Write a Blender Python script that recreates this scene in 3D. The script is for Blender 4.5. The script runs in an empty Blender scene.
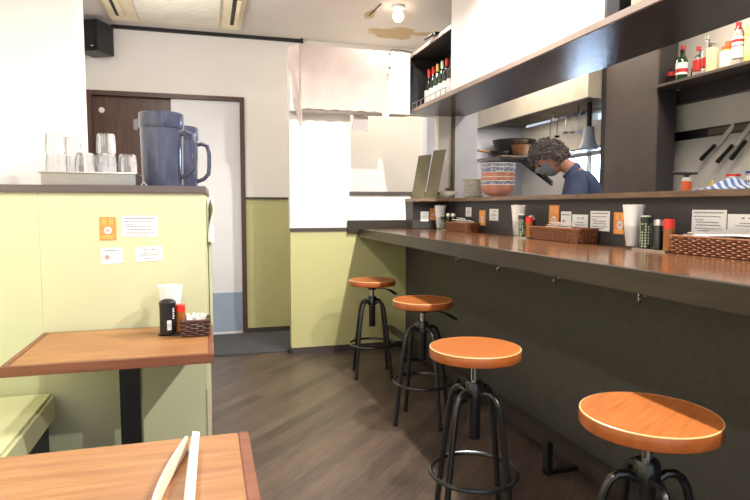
import bpy, bmesh, math, random
from mathutils import Vector, Matrix, noise
PI = math.pi
R = math.radians
random.seed(7)
scene = bpy.context.scene
COL = scene.collection

# ------------------------------------------------------------ materials
def lin(c):
    return tuple(((v/255)/12.92 if v/255 <= 0.04045 else ((v/255+0.055)/1.055)**2.4) for v in c)

class NT:
    def __init__(s, name):
        s.m = bpy.data.materials.new(name); s.m.use_nodes = True
        s.n = s.m.node_tree.nodes; s.l = s.m.node_tree.links
        s.b = s.n['Principled BSDF']
    def node(s, t, **k):
        nd = s.n.new(t)
        for a, v in k.items(): setattr(nd, a, v)
        return nd
    def coords(s, scale=(1, 1, 1), rot=(0, 0, 0), space='Object'):
        tc = s.node('ShaderNodeTexCoord'); mp = s.node('ShaderNodeMapping')
        mp.inputs['Scale'].default_value = scale; mp.inputs['Rotation'].default_value = rot
        s.l.new(tc.outputs[space], mp.inputs['Vector'])
        return mp.outputs['Vector']
    def noise(s, vec, scale, detail=4, rough=.5):
        t = s.node('ShaderNodeTexNoise'); t.inputs['Scale'].default_value = scale
        t.inputs['Detail'].default_value = detail; t.inputs['Roughness'].default_value = rough
        s.l.new(vec, t.inputs['Vector']); return t.outputs['Fac']
    def ramp(s, fac, stops):
        r = s.node('ShaderNodeValToRGB'); e = r.color_ramp.elements
        e[0].position, e[0].color = stops[0][0], (*lin(stops[0][1]), 1)
        e[1].position, e[1].color = stops[-1][0], (*lin(stops[-1][1]), 1)
        for p, c in stops[1:-1]:
            q = e.new(p); q.color = (*lin(c), 1)
        s.l.new(fac, r.inputs['Fac']); return r.outputs['Color']
    def bump(s, fac, strength=.1, dist=.002):
        b = s.node('ShaderNodeBump'); b.inputs['Strength'].default_value = strength
        b.inputs['Distance'].default_value = dist
        s.l.new(fac, b.inputs['Height']); s.l.new(b.outputs['Normal'], s.b.inputs['Normal'])

def plain(name, c, rough=.5, metal=0, var=.06, bump=0, bscale=300, spec=None, scale=6):
    t = NT(name); v = t.coords()
    f = t.noise(v, scale)
    lo = tuple(x*(1-var) for x in c); hi = tuple(min(255, x*(1+var)) for x in c)
    t.l.new(t.ramp(f, [(.3, lo), (.7, hi)]), t.b.inputs['Base Color'])
    t.b.inputs['Roughness'].default_value = rough; t.b.inputs['Metallic'].default_value = metal
    if spec is not None: t.b.inputs['Specular IOR Level'].default_value = spec
    if bump: t.bump(t.noise(v, bscale, 3), bump)
    return t.m

def wood(name, dark, light, axis='X', rough=.35, scale=1, bump=.1, coat=0, mid=None):
    t = NT(name)
    sc = {'X': (1.2, 14, 14), 'Y': (14, 1.2, 14), 'Z': (14, 14, 1.2)}[axis]
    v = t.coords(tuple(a*scale for a in sc))
    f = t.noise(v, 3.2, 8, .65)
    stops = [(.3, dark), (.7, light)]
    if mid: stops.insert(1, (.5, mid))
    t.l.new(t.ramp(f, stops), t.b.inputs['Base Color'])
    t.b.inputs['Roughness'].default_value = rough
    if coat:
        t.b.inputs['Coat Weight'].default_value = coat; t.b.inputs['Coat Roughness'].default_value = .12
    t.bump(f, bump)
    return t.m

def glass(name, c, rough=.02, ior=1.45, alpha=1):
    t = NT(name)
    t.b.inputs['Base Color'].default_value = (*lin(c), 1)
    t.b.inputs['Transmission Weight'].default_value = alpha
    t.b.inputs['Roughness'].default_value = rough; t.b.inputs['IOR'].default_value = ior
    return t.m

def emit(name, c, s):
    t = NT(name); t.b.inputs['Base Color'].default_value = (*lin(c), 1)
    t.b.inputs['Emission Color'].default_value = (*lin(c), 1)
    t.b.inputs['Emission Strength'].default_value = s
    return t.m

M = {}
M['white'] = plain('white_wallpaper', (236, 232, 226), .8, var=.012, bump=.25, bscale=160, scale=2)
M['green'] = plain('green_laminate', (194, 190, 134), .55, var=.02, bump=.12, bscale=220, scale=2)
M['green_b'] = plain('green_board', (206, 208, 170), .55, var=.02, bump=.05, bscale=220, scale=2)
M['dtrim'] = plain('dark_trim', (70, 60, 58), .45, var=.06)
M['slab'] = plain('grey_brown_slab', (98, 86, 84), .35, var=.05)
M['doorframe'] = wood('dark_door_frame', (66, 44, 34), (90, 62, 48), 'Z', .45)
M['doordark'] = wood('dark_door_wood', (62, 40, 30), (96, 66, 50), 'Z', .4)
M['doorwhite'] = plain('white_door', (222, 222, 224), .5, var=.01)
M['doorkick'] = plain('door_kick', (150, 164, 184), .5, var=.02)
M['black'] = plain('black_plastic', (24, 24, 26), .4, var=.1)
M['bmetal'] = plain('black_metal', (22, 22, 24), .28, .0, var=.1, spec=.7)
M['chrome'] = plain('chrome', (200, 200, 205), .18, 1, var=.02)
M['steel'] = plain('brushed_steel', (205, 200, 190), .32, 1, var=.03)
M['steelw'] = plain('hood_steel', (222, 214, 196), .5, .35, var=.03)
M['darksteel'] = plain('dark_brown_steel', (110, 98, 82), .45, .5, var=.12)
M['oven'] = plain('blackened_iron', (38, 34, 32), .5, .4, var=.15)
M['seat'] = wood('stool_seat_wood', (150, 82, 36), (188, 112, 56), 'X', .3, 1.6, .04, .3)
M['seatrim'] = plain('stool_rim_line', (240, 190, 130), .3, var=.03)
M['seatedge'] = wood('stool_edge_wood', (150, 78, 34), (176, 96, 46), 'X', .3, 1, .04, .3)
M['table'] = wood('table_wood', (136, 90, 54), (176, 128, 82), 'X', .4, .8, .03, mid=(156, 108, 66))
M['tableedge'] = wood('table_edge', (108, 62, 42), (134, 82, 58), 'X', .4, 1, .03)
M['ctop'] = wood('counter_wood', (62, 40, 26), (126, 86, 54), 'Y', .17, .9, .03, .3, mid=(94, 62, 38))
M['apron'] = wood('counter_edge_wood', (38, 32, 26), (60, 50, 40), 'Y', .35, 1, .08)
M['ledge'] = wood('ledge_wood', (96, 74, 58), (144, 118, 92), 'Y', .35, 1.2, .08)
M['panel'] = plain('dark_counter_panel', (70, 66, 60), .6, var=.06, bump=.3, bscale=90, scale=40)
M['bpanel'] = plain('dark_back_panel', (60, 56, 55), .55, var=.05, bump=.1)
M['railw'] = wood('foot_rail_wood', (36, 30, 26), (56, 46, 40), 'Y', .3, 1, .05)
M['overb'] = wood('overhead_dark_wood', (40, 36, 40), (66, 58, 62), 'X', .26, 1.2, .5)
M['overedge'] = plain('overhead_edge', (148, 130, 120), .5, var=.05)
M['overin'] = plain('overhead_inside', (46, 44, 46), .6, var=.05)
M['cabbrown'] = plain('kitchen_cabinet_brown', (92, 82, 76), .5, var=.04, bump=.15)
M['cabdark'] = plain('kitchen_post_dark', (52, 48, 50), .5, var=.05)
M['kwhite'] = plain('kitchen_wall_white', (222, 218, 210), .5, var=.02)
M['kblue'] = plain('kitchen_far_wall', (206, 210, 224), .5, var=.02)
M['vinyl'] = plain('green_vinyl', (222, 224, 178), .45, var=.015, bump=.1, bscale=260)
M['bench'] = plain('dark_bench_base', (44, 46, 54), .6, var=.05)
M['cloth'] = plain('beige_cloth', (206, 190, 182), .9, var=.04, bump=.7, bscale=420)
M['gcloth'] = plain('grey_cloth', (190, 180, 180), .9, var=.04, bump=.5, bscale=400)
M['paper'] = plain('white_paper', (240, 238, 234), .7, var=.015)
M['papercr'] = plain('cream_paper', (226, 206, 186), .7, var=.02)
M['orange'] = plain('orange_paper', (236, 150, 84), .6, var=.03)
M['yellowink'] = plain('yellow_ink', (250, 205, 110), .6, var=.02)
M['ink'] = plain('grey_ink', (120, 118, 130), .7, var=.05)
M['pinkink'] = plain('pink_ink', (220, 150, 140), .7, var=.05)
M['glass'] = glass('clear_glass', (255, 255, 255))
M['frost'] = glass('tumbler_glass', (252, 253, 254), .05, 1.09, .9)
M['pitcher'] = NT('smoky_pitcher_plastic').m
M['red'] = plain('red_plastic', (226, 52, 36), .35, var=.04)
M['soy'] = plain('brown_sauce', (150, 92, 40), .3, var=.08)
M['darkglass'] = plain('dark_bottle_glass', (24, 26, 22), .12, var=.1, spec=.8)
M['greenglass'] = plain('green_bottle_glass', (30, 58, 34), .12, var=.1, spec=.8)
M['redlabel'] = plain('red_label', (196, 44, 44), .5, var=.05)
M['gold'] = plain('gold_foil', (206, 168, 84), .35, .4, var=.06)
M['creamliq'] = plain('cream_bottle', (230, 212, 160), .3, var=.04)
M['yellowliq'] = plain('yellow_bottle', (228, 206, 120), .3, var=.05)
M['orangecap'] = plain('orange_cap', (238, 104, 40), .4, var=.04)
M['wicker'] = plain('brown_wicker', (122, 74, 44), .5, var=.25, scale=90)
M['wickerd'] = plain('dark_wicker', (70, 42, 30), .55, var=.25, scale=90)
M['chop'] = plain('paper_sleeve', (244, 240, 232), .6, var=.02)
M['menub'] = plain('grey_green_menu', (108, 102, 78), .5, var=.05)
M['bluepat'] = None
M['pink'] = plain('salmon_glaze', (206, 146, 126), .3, var=.08, scale=20)
M['ceramic'] = plain('white_ceramic', (232, 230, 222), .25, var=.02)
M['copper'] = plain('worn_copper', (134, 88, 50), .6, .2, var=.25, scale=12)
M['skin'] = plain('skin', (178, 128, 108), .5, var=.04)
M['hair'] = plain('curly_grey_hair', (82, 76, 74), .6, var=.45, scale=60)
M['shirt'] = plain('navy_shirt', (66, 78, 110), .8, var=.08, bump=.4, bscale=300)
M['apronc'] = plain('dark_trousers', (36, 36, 42), .85, var=.08)
M['stitch'] = plain('orange_strap', (150, 110, 90), .8, var=.05)
M['mask'] = plain('grey_face_mask', (124, 136, 146), .8, var=.03)
M['acbeige'] = plain('aged_ac_plastic', (246, 232, 198), .5, var=.04, scale=5)
M['acgrille'] = plain('ac_grille_grey', (216, 210, 196), .7, var=.04)
M['beigebox'] = plain('beige_outlet', (206, 200, 176), .5, var=.03)
M['bulb'] = emit('lamp_bulb', (255, 238, 210), 10)
M['bluelid'] = plain('blue_lid', (44, 76, 160), .4, var=.05)
M['wood_peg'] = plain('pale_grain', (214, 180, 120), .5, var=.05)
M['plasticw'] = plain('milky_plastic', (206, 222, 246), .35, var=.04)
M['railblue'] = plain('dull_blue_metal', (84, 100, 128), .6, var=.04)
M['bladesteel'] = plain('satin_blade_steel', (200, 198, 190), .5, .3, var=.03)
M['traysteel'] = plain('tray_steel', (170, 164, 156), .3, 1, var=.04)
M['ltowel'] = plain('white_towel', (234, 232, 214), .9, var=.03, bump=.5)
M['dgreen'] = plain('black_patterned_jar', (34, 40, 34), .4, var=.1)
M['palemark'] = plain('pale_pattern', (206, 214, 180), .5, var=.05)

# the smoky jug plastic: streaky, partly see-through
t = NT('smoky_jug'); v = t.coords((60, 60, 4)); f = t.noise(v, 3, 6, .7)
t.l.new(t.ramp(f, [(.3, (66, 70, 92)), (.7, (92, 98, 124))]), t.b.inputs['Base Color'])
t.b.inputs['Roughness'].default_value = .1; t.b.inputs['Coat Weight'].default_value = .5; t.b.inputs['Transmission Weight'].default_value = .35
M['pitcher'] = t.m
# blue-and-white pattern glaze
t = NT('blue_white_glaze'); v = t.coords((1, 1, 1.4)); f = t.noise(v, 110, 2, .6)
t.l.new(t.ramp(f, [(.44, (48, 66, 116)), (.56, (206, 214, 228))]), t.b.inputs['Base Color'])
t.b.inputs['Roughness'].default_value = .3; M['bluepat'] = t.m
# striped blue cloth
t = NT('blue_stripe_cloth'); v = t.coords((1, 1, 1), (0, 0, R(35)))
w = t.node('ShaderNodeTexWave'); w.inputs['Scale'].default_value = 14; w.inputs['Distortion'].default_value = .5
t.l.new(v, w.inputs['Vector'])
t.l.new(t.ramp(w.outputs['Fac'], [(.45, (92, 132, 196)), (.6, (226, 234, 246))]), t.b.inputs['Base Color'])
t.b.inputs['Roughness'].default_value = .9; M['stripe'] = t.m
# diagonal dark plank floor
t = NT('diagonal_plank_floor')
v = t.coords((1, 1, 1), (0, 0, R(-47)))
br = t.node('ShaderNodeTexBrick'); br.offset = .37; br.offset_frequency = 2
br.inputs['Scale'].default_value = 1; br.inputs['Brick Width'].default_value = 1.1; br.inputs['Row Height'].default_value = .075
br.inputs['Mortar Size'].default_value = .0012; br.inputs['Mortar Smooth'].default_value = .2
br.inputs['Color1'].default_value = (.25, .25, .25, 1); br.inputs['Color2'].default_value = (.75, .75, .75, 1)
br.inputs['Mortar'].default_value = (0, 0, 0, 1)
t.l.new(v, br.inputs['Vector'])
v2 = t.coords((1, 1, 1), (0, 0, R(-47)))
mp = t.node('ShaderNodeMapping'); mp.inputs['Scale'].default_value = (2, 22, 1); t.l.new(v2, mp.inputs['Vector'])
g = t.noise(mp.outputs['Vector'], 3, 8, .6)
mx = t.node('ShaderNodeMixRGB'); mx.inputs['Fac'].default_value = .42
t.l.new(g, mx.inputs['Color1']); t.l.new(br.outputs['Color'], mx.inputs['Color2'])
t.l.new(t.ramp(mx.outputs['Color'], [(.12, (32, 27, 25)), (.38, (66, 55, 49)), (.66, (102, 85, 73))]), t.b.inputs['Base Color'])
t.b.inputs['Roughness'].default_value = .36
t.bump(mx.outputs['Color'], .12); M['floor'] = t.m
# speckled entrance carpet
t = NT('speckled_carpet'); f = t.noise(t.coords(), 260, 2, .8)
t.l.new(t.ramp(f, [(.4, (40, 42, 46)), (.65, (96, 98, 102))]), t.b.inputs['Base Color'])
t.b.inputs['Roughness'].default_value = .95; t.bump(f, .5); M['carpet'] = t.m
# ceiling with a brown water stain
t = NT('stained_ceiling'); v = t.coords()
base = t.ramp(t.noise(v, 1.5), [(.3, (222, 214, 208)), (.7, (228, 221, 215))])
def blob(cx, cy, sx, sy, rot=0):
    mp = t.node('ShaderNodeMapping'); mp.vector_type = 'TEXTURE'
    mp.inputs['Location'].default_value = (cx, cy, 0); mp.inputs['Scale'].default_value = (sx, sy, 1e3)
    mp.inputs['Rotation'].default_value = (0, 0, rot)
    t.l.new(v, mp.inputs['Vector'])
    nz = t.node('ShaderNodeTexNoise'); nz.inputs['Scale'].default_value = 9; nz.inputs['Detail'].default_value = 5
    t.l.new(v, nz.inputs['Vector'])
    le = t.node('ShaderNodeVectorMath', operation='LENGTH'); t.l.new(mp.outputs['Vector'], le.inputs[0])
    ad = t.node('ShaderNodeMath', operation='MULTIPLY_ADD'); ad.inputs[1].default_value = 1.6; t.l.new(nz.outputs['Fac'], ad.inputs[0])
    t.l.new(le.outputs['Value'], ad.inputs[2])
    mr = t.node('ShaderNodeMapRange'); mr.inputs['From Min'].default_value = 1.72; mr.inputs['From Max'].default_value = 1.48
    t.l.new(ad.outputs[0], mr.inputs['Value']); return mr.outputs['Result']
cur = base
for a in ((1.67, 5.12, .30, .20, 0), (1.97, 5.05, .26, .07, -.1), (1.30, 4.68, .05, .12, 0)):
    fac = blob(*a); m = t.node('ShaderNodeMixRGB'); t.l.new(fac, m.inputs['Fac']); t.l.new(cur, m.inputs['Color1'])
    m.inputs['Color2'].default_value = (*lin((200, 174, 134)), 1); cur = m.outputs['Color']
t.l.new(cur, t.b.inputs['Base Color']); t.b.inputs['Roughness'].default_value = .9
t.bump(t.noise(v, 120, 3), .2); M['ceil'] = t.m

# ------------------------------------------------------------ mesh helpers
def wpos(o):
    p = Vector((0, 0, 0))
    while o is not None:
        p += o.location; o = o.parent
    return p

class MB:
    def __init__(s): s.bm = bmesh.new()
    def _m(s, faces, mi):
        for f in faces: f.material_index = mi
    def box(s, x0, x1, y0, y1, z0, z1, mi=0, mat=None):
        v = [s.bm.verts.new(((mat @ Vector(c)) if mat else c)) for c in
             ((x0,y0,z0),(x1,y0,z0),(x1,y1,z0),(x0,y1,z0),(x0,y0,z1),(x1,y0,z1),(x1,y1,z1),(x0,y1,z1))]
        fs = [s.bm.faces.new([v[i] for i in q]) for q in ((0,3,2,1),(4,5,6,7),(0,1,5,4),(1,2,6,5),(2,3,7,6),(3,0,4,7))]
        s._m(fs, mi); return s
    def prism(s, pts, h, mat=None, mi=0):      # polygon in xy extruded in z 0..h
        mat = mat or Matrix()
        a = [s.bm.verts.new(mat @ Vector((x, y, 0))) for x, y in pts]
        b = [s.bm.verts.new(mat @ Vector((x, y, h))) for x, y in pts]
        n = len(pts); fs = [s.bm.faces.new(a[::-1]), s.bm.faces.new(b)]
        fs += [s.bm.faces.new((a[i], a[(i+1) % n], b[(i+1) % n], b[i])) for i in range(n)]
        s._m(fs, mi); return s
    def lathe(s, prof, c=(0, 0, 0), seg=24, mat=None, mi=0, sx=1, sy=1):
        c = Vector(c); mat = mat or Matrix(); rings = []
        for r, z in prof:
            if r < 1e-6: rings.append([s.bm.verts.new(mat @ (c+Vector((0, 0, z))))])
            else: rings.append([s.bm.verts.new(mat @ (c+Vector((r*sx*math.cos(2*PI*i/seg), r*sy*math.sin(2*PI*i/seg), z)))) for i in range(seg)])
        fs = []
        for a, b in zip(rings, rings[1:]):
            for i in range(seg):
                j = (i+1) % seg
                if len(a) == 1 and len(b) == 1: continue
                if len(a) == 1: fs.append(s.bm.faces.new((a[0], b[j], b[i])))
                elif len(b) == 1: fs.append(s.bm.faces.new((a[i], a[j], b[0])))
                else: fs.append(s.bm.faces.new((a[i], a[j], b[j], b[i])))
        s._m(fs, mi); return s
    def tube(s, pts, r, seg=8, closed=False, mi=0, cap=True):
        pts = [Vector(p) for p in pts]; n = len(pts); rings = []
        rr = r if isinstance(r, (list, tuple)) else [r]*n
        up = None
        for i, p in enumerate(pts):
            if closed: d = pts[(i+1) % n]-pts[i-1]
            else: d = pts[min(i+1, n-1)]-pts[max(i-1, 0)]
            d.normalize()
            if up is None:
                up = Vector((0, 0, 1)) if abs(d.z) < .9 else Vector((1, 0, 0))
            a = d.cross(up)
            if a.length < 1e-4: a = d.orthogonal()
            a.normalize(); b = a.cross(d).normalized(); up = b
            rings.append([s.bm.verts.new(p+(a*math.cos(2*PI*k/seg)+b*math.sin(2*PI*k/seg))*rr[i]) for k in range(seg)])
        fs = []
        for i in range(n if closed else n-1):
            A, B = rings[i], rings[(i+1) % n]
            for k in range(seg):
                l = (k+1) % seg; fs.append(s.bm.faces.new((A[k], A[l], B[l], B[k])))
        if cap and not closed:
            fs.append(s.bm.faces.new(rings[0][::-1])); fs.append(s.bm.faces.new(rings[-1]))
        s._m(fs, mi); return s
    def grid(s, fn, nu, nv, mi=0, thick=0):
        def sheet(off):
            return [[s.bm.verts.new(Vector(fn(i/nu, j/nv))+Vector(off)) for j in range(nv+1)] for i in range(nu+1)]
        g = sheet((0, 0, 0)); fs = []
        for i in range(nu):
            for j in range(nv): fs.append(s.bm.faces.new((g[i][j], g[i+1][j], g[i+1][j+1], g[i][j+1])))
        s._m(fs, mi)
        if thick:
            bmesh.ops.recalc_face_normals(s.bm, faces=fs)
            bmesh.ops.solidify(s.bm, geom=fs, thickness=thick)
        return s
    def build(s, name, mats, parent=None, bevel=0, angle=35, local=False, bseg=2, smooth=True):
        bm = s.bm
        bmesh.ops.recalc_face_normals(bm, faces=bm.faces)
        if bevel:
            es = [e for e in bm.edges if len(e.link_faces) == 2 and e.calc_face_angle(0) > R(30)]
            bmesh.ops.bevel(bm, geom=es, offset=bevel, segments=bseg, affect='EDGES', clamp_overlap=True)
        if parent and not local:
            bmesh.ops.translate(bm, verts=bm.verts, vec=-wpos(parent))
        me = bpy.data.meshes.new(name); bm.to_mesh(me); bm.free()
        if smooth:
            for p in me.polygons: p.use_smooth = True
            me.set_sharp_from_angle(angle=R(angle))
        for m in (mats if isinstance(mats, (list, tuple)) else [mats]):
            me.materials.append(M[m] if isinstance(m, str) else m)
        o = bpy.data.objects.new(name, me); COL.objects.link(o)
        if parent: o.parent = parent
        return o

def tag(o, label, cat, group=None):
    o['label'] = label; o['category'] = cat
    if group: o['group'] = group
    return o
def thing(name, label, cat, loc=(0, 0, 0), rz=0, group=None):
    o = bpy.data.objects.new(name, None); COL.objects.link(o)
    o.empty_display_size = .05
    o.location = loc; o.rotation_euler = (0, 0, rz)
    return tag(o, label, cat, group)
def single(mb, name, mats, label, cat, loc=None, group=None, **k):
    o = mb.build(name, mats, **k)
    if loc is not None: o.location = loc
    return tag(o, label, cat, group)
def struct(mb, name, mats, parent=None, **k):
    o = mb.build(name, mats, parent, **k)
    if not parent: o['kind'] = 'structure'
    return o
def dup(root, loc, rz=None, label=None, group=None, scale=None):
    r = root.copy(); COL.objects.link(r); r.location = loc
    if rz is not None: r.rotation_euler = (0, 0, rz)
    if label: r['label'] = label
    if group: r['group'] = group
    if scale: r.scale = scale
    for ch in list(root.children):
        c = ch.copy(); COL.objects.link(c); c.parent = r
        for g in ch.children:
            d = g.copy(); COL.objects.link(d); d.parent = c
    return r
def part_label(o, l): o['label'] = l; return o

# ------------------------------------------------------------ room shell
ZC = 2.75
struct(MB().box(-1.25, 3.7, -2.1, 6.3, -.08, 0), 'floor', 'floor', smooth=False)
struct(MB().box(-1.25, 3.7, -2.1, 6.3, ZC, ZC+.08), 'ceiling', 'ceil', smooth=False)
# back wall with the sliding door opening, x -.97..-.0.345
BY = 5.55
w = MB().box(-1.15, -.97, BY, BY+.1, 0, ZC).box(.345, 2.10, BY, BY+.1, 1.275, ZC).box(-.97, .345, BY, BY+.1, 2.19, ZC)
w.box(.345, 2.10, BY, BY+.1, 0, 1.275, 1)
struct(w, 'wall_back', ['white', 'green'], smooth=False)
struct(MB().box(.347, 2.10, BY-.012, BY, 1.262, 1.282), 'trim_1', 'dtrim')
struct(MB().box(.347, 2.10, BY-.012, BY, 0, .05), 'baseboard_back', 'dtrim')
struct(MB().box(-.76, .885, BY-.02, BY, ZC-.03, ZC).box(.865, .89, BY-.05, BY, ZC-.045, ZC), 'trim_2', 'black')
struct(MB().box(-1.25, -1.15, -2.1, BY+.1, 0, ZC), 'wall_left', 'white', smooth=False)
# white pillar standing on the line of the partition, at the left
struct(MB().box(-1.15, -.565, 3.02, 3.22, 0, ZC), 'wall_pillar_left', 'white', smooth=False)
# rear wall behind the photographer with a wide window opening
w = MB().box(-1.15, -.9, -2.1, -2, 0, ZC).box(1.9, 3.7, -2.1, -2, 0, ZC).box(-.9, 1.9, -2.1, -2, 0, .8).box(-.9, 1.9, -2.1, -2, 2.4, ZC)
struct(w, 'wall_rear', 'white', smooth=False)
w = MB()
for x in (-.9, .03, .96, 1.86): w.box(x, x+.04, -2.07, -2.03, .8, 2.4)
w.box(-.9, 1.9, -2.07, -2.03, .8, .84).box(-.9, 1.9, -2.07, -2.03, 2.36, 2.4)
struct(w, 'window_1', 'dtrim')
# kitchen walls
KX = 3.6
w = MB().box(KX, KX+.1, -2, 4.72, 0, ZC).box(KX, KX+.1, 5.35, 6.2, 0, ZC).box(KX, KX+.1, 4.72, 5.35, 0, 1.30).box(KX, KX+.1, 4.72, 5.35, 1.72, 2.02).box(KX, KX+.1, 4.72, 5.35, 2.1, ZC).box(KX, KX+.1, 4.95, 5.35, 2.02, 2.1)
struct(w, 'wall_right', 'kwhite', smooth=False)
w = MB()
for y in (4.72, 4.93, 4.97, 5.32): w.box(KX+.02, KX+.06, y, y+.03, 1.30, 1.72)
w.box(KX+.02, KX+.06, 4.72, 5.35, 1.30, 1.33).box(KX+.02, KX+.06, 4.72, 5.35, 1.69, 1.72)
fr = struct(w, 'window_2', 'steel')
w = MB().box(KX+.035, KX+.04, 4.72, 5.35, 1.30, 1.72).box(KX+.035, KX+.04, 4.72, 5.35, 2.02, 2.1)
w.build('pane', 'glass', fr)
struct(MB().box(2.1, 3.7, 6.2, 6.3, 0, ZC), 'wall_far', 'kblue', smooth=False)
struct(MB().box(2.10, 2.14, 5.55, 6.2, 0, ZC), 'wall_side', 'kblue', smooth=False)
struct(MB().box(3.36, 3.6, 1.2, 4.13, 0, ZC), 'wall_kitchen', 'kwhite', smooth=False)

# middle wall with the pass-through opening (x 1.13..1.9, z 1.31..1.95)
WY = 4.65
w = MB().box(.635, 1.13, WY, WY+.09, 1.02, ZC-.33).box(1.13, 1.9, WY, WY+.09, 1.02, 1.295).box(1.9, 2.03, WY, WY+.09, 0, ZC-.33).box(1.13, 1.9, WY, WY+.09, 1.96, ZC-.33)
w.box(.635, 1.9, WY, WY+.09, 0, 1.02, 1)
struct(w, 'wall_middle', ['white', 'green'], smooth=False)
struct(MB().box(.70, 1.588, 4.5, WY, 1.935, 2.42).box(.635, .70, 4.56, WY, 1.935, 2.42), 'wall_header', 'white', smooth=False)
struct(MB().box(.63, 1.165, WY-.018, WY, 1.0, 1.024), 'trim_3', 'dtrim')
struct(MB().box(.63, 1.6, WY-.014, WY, 0, .052).box(.622, .636, WY-.014, WY+.09, 0, .052), 'baseboard_middle', 'dtrim')
struct(MB().box(1.12, 1.9, WY-.03, WY+.1, 1.292, 1.318), 'trim_4', 'dtrim', bevel=.002)
# blue-white pillar at the end of the opening, with its timber edge
struct(MB().box(2.03, 2.235, WY-.05, WY+.2, 0, ZC), 'wall_pillar_kitchen', 'kblue', smooth=False)
struct(MB().box(2.014, 2.03, WY-.05, WY, 1.262, 1.956), 'trim_5', 'menub')

# sliding door
dr = thing('door_1', '', '', (-.31, BY, 0)); del dr['label']; del dr['category']; dr['kind'] = 'structure'
MB().box(-.97, -.93, BY-.03, BY+.06, 0, 2.19).box(.305, .345, BY-.03, BY+.06, 0, 2.19).box(-.93, .305, BY-.03, BY+.06, 2.15, 2.19).build('door_frame', 'doorframe', dr, bevel=.003)
MB().box(-.93, -.27, BY+.03, BY+.055, 0, 2.15).build('dark_door_leaf', 'doordark', dr)
wl = MB().box(-.29, .305, BY, BY+.027, 0, 2.15).build('white_door_leaf', 'doorwhite', dr)
MB().box(-.29, .305, BY-.002, BY, .03, .395).build('kick_panel', 'doorkick', wl)
MB().lathe([(0, 0), (.024, 0), (.024, .003), (0, .004)], mat=Matrix.Translation((-.86, BY+.03, 2.03)) @ Matrix.Rotation(PI/2, 4, 'X')).build('round_sign', 'ceramic', dr)

tag(struct(MB().box(-.9, .634, 4.74, BY-.03, 0, .012).box(.634, 2.0, 4.76, BY-.03, 0, .012), 'floor_mat', 'carpet'), 'dark speckled entrance carpet in front of the sliding door', 'mat').pop('kind')

# ------------------------------------------------------------ green partition with its cabinet
pt = thing('partition_counter', 'pale green half-height partition with grey slab top holding the water jugs', 'partition', (-.6, 2.56, 0))
MB().box(-1.15, -.6355, 2.56, 2.60, 0, 1.253).box(-.6348, -.014, 2.56, 2.60, 0, 1.253).build('front_board', 'green_b', pt, smooth=False)
MB().prism([(-1.15, 2.60), (-.014, 2.60), (.0, 3.0), (.004, 3.6), (-.52, 3.6), (-.52, 3.01), (-1.15, 3.01)], 1.253).build('cabinet_body', 'green_b', pt, smooth=False)
MB().prism([(-1.15, 2.545), (-.004, 2.545), (.008, 3.0), (.012, 3.62), (-.52, 3.62), (-.52, 3.01), (-1.15, 3.01)], .03, Matrix.Translation((0, 0, 1.253))).build('slab_top', 'slab', pt, bevel=.002)
MB().box(.004, .018, 2.98, 3.45, .6, 1.02).build('side_door', 'green_b', pt)
def fray(u, v):
    return (-.012+.012*noise.noise(Vector((v*9, u*3, 1)))+.008*(1-u)*0, 2.553-.004*u+.006*noise.noise(Vector((v*14, u*5, 4))), .15+.28*v)
MB().grid(lambda u, v: (-.016+.014*u*(.6+.8*abs(noise.noise(Vector((v*9, 0, 1))))), 2.554, .16+.26*v), 2, 14, thick=.002).build('peeling_edge', 'papercr', pt)
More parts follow.
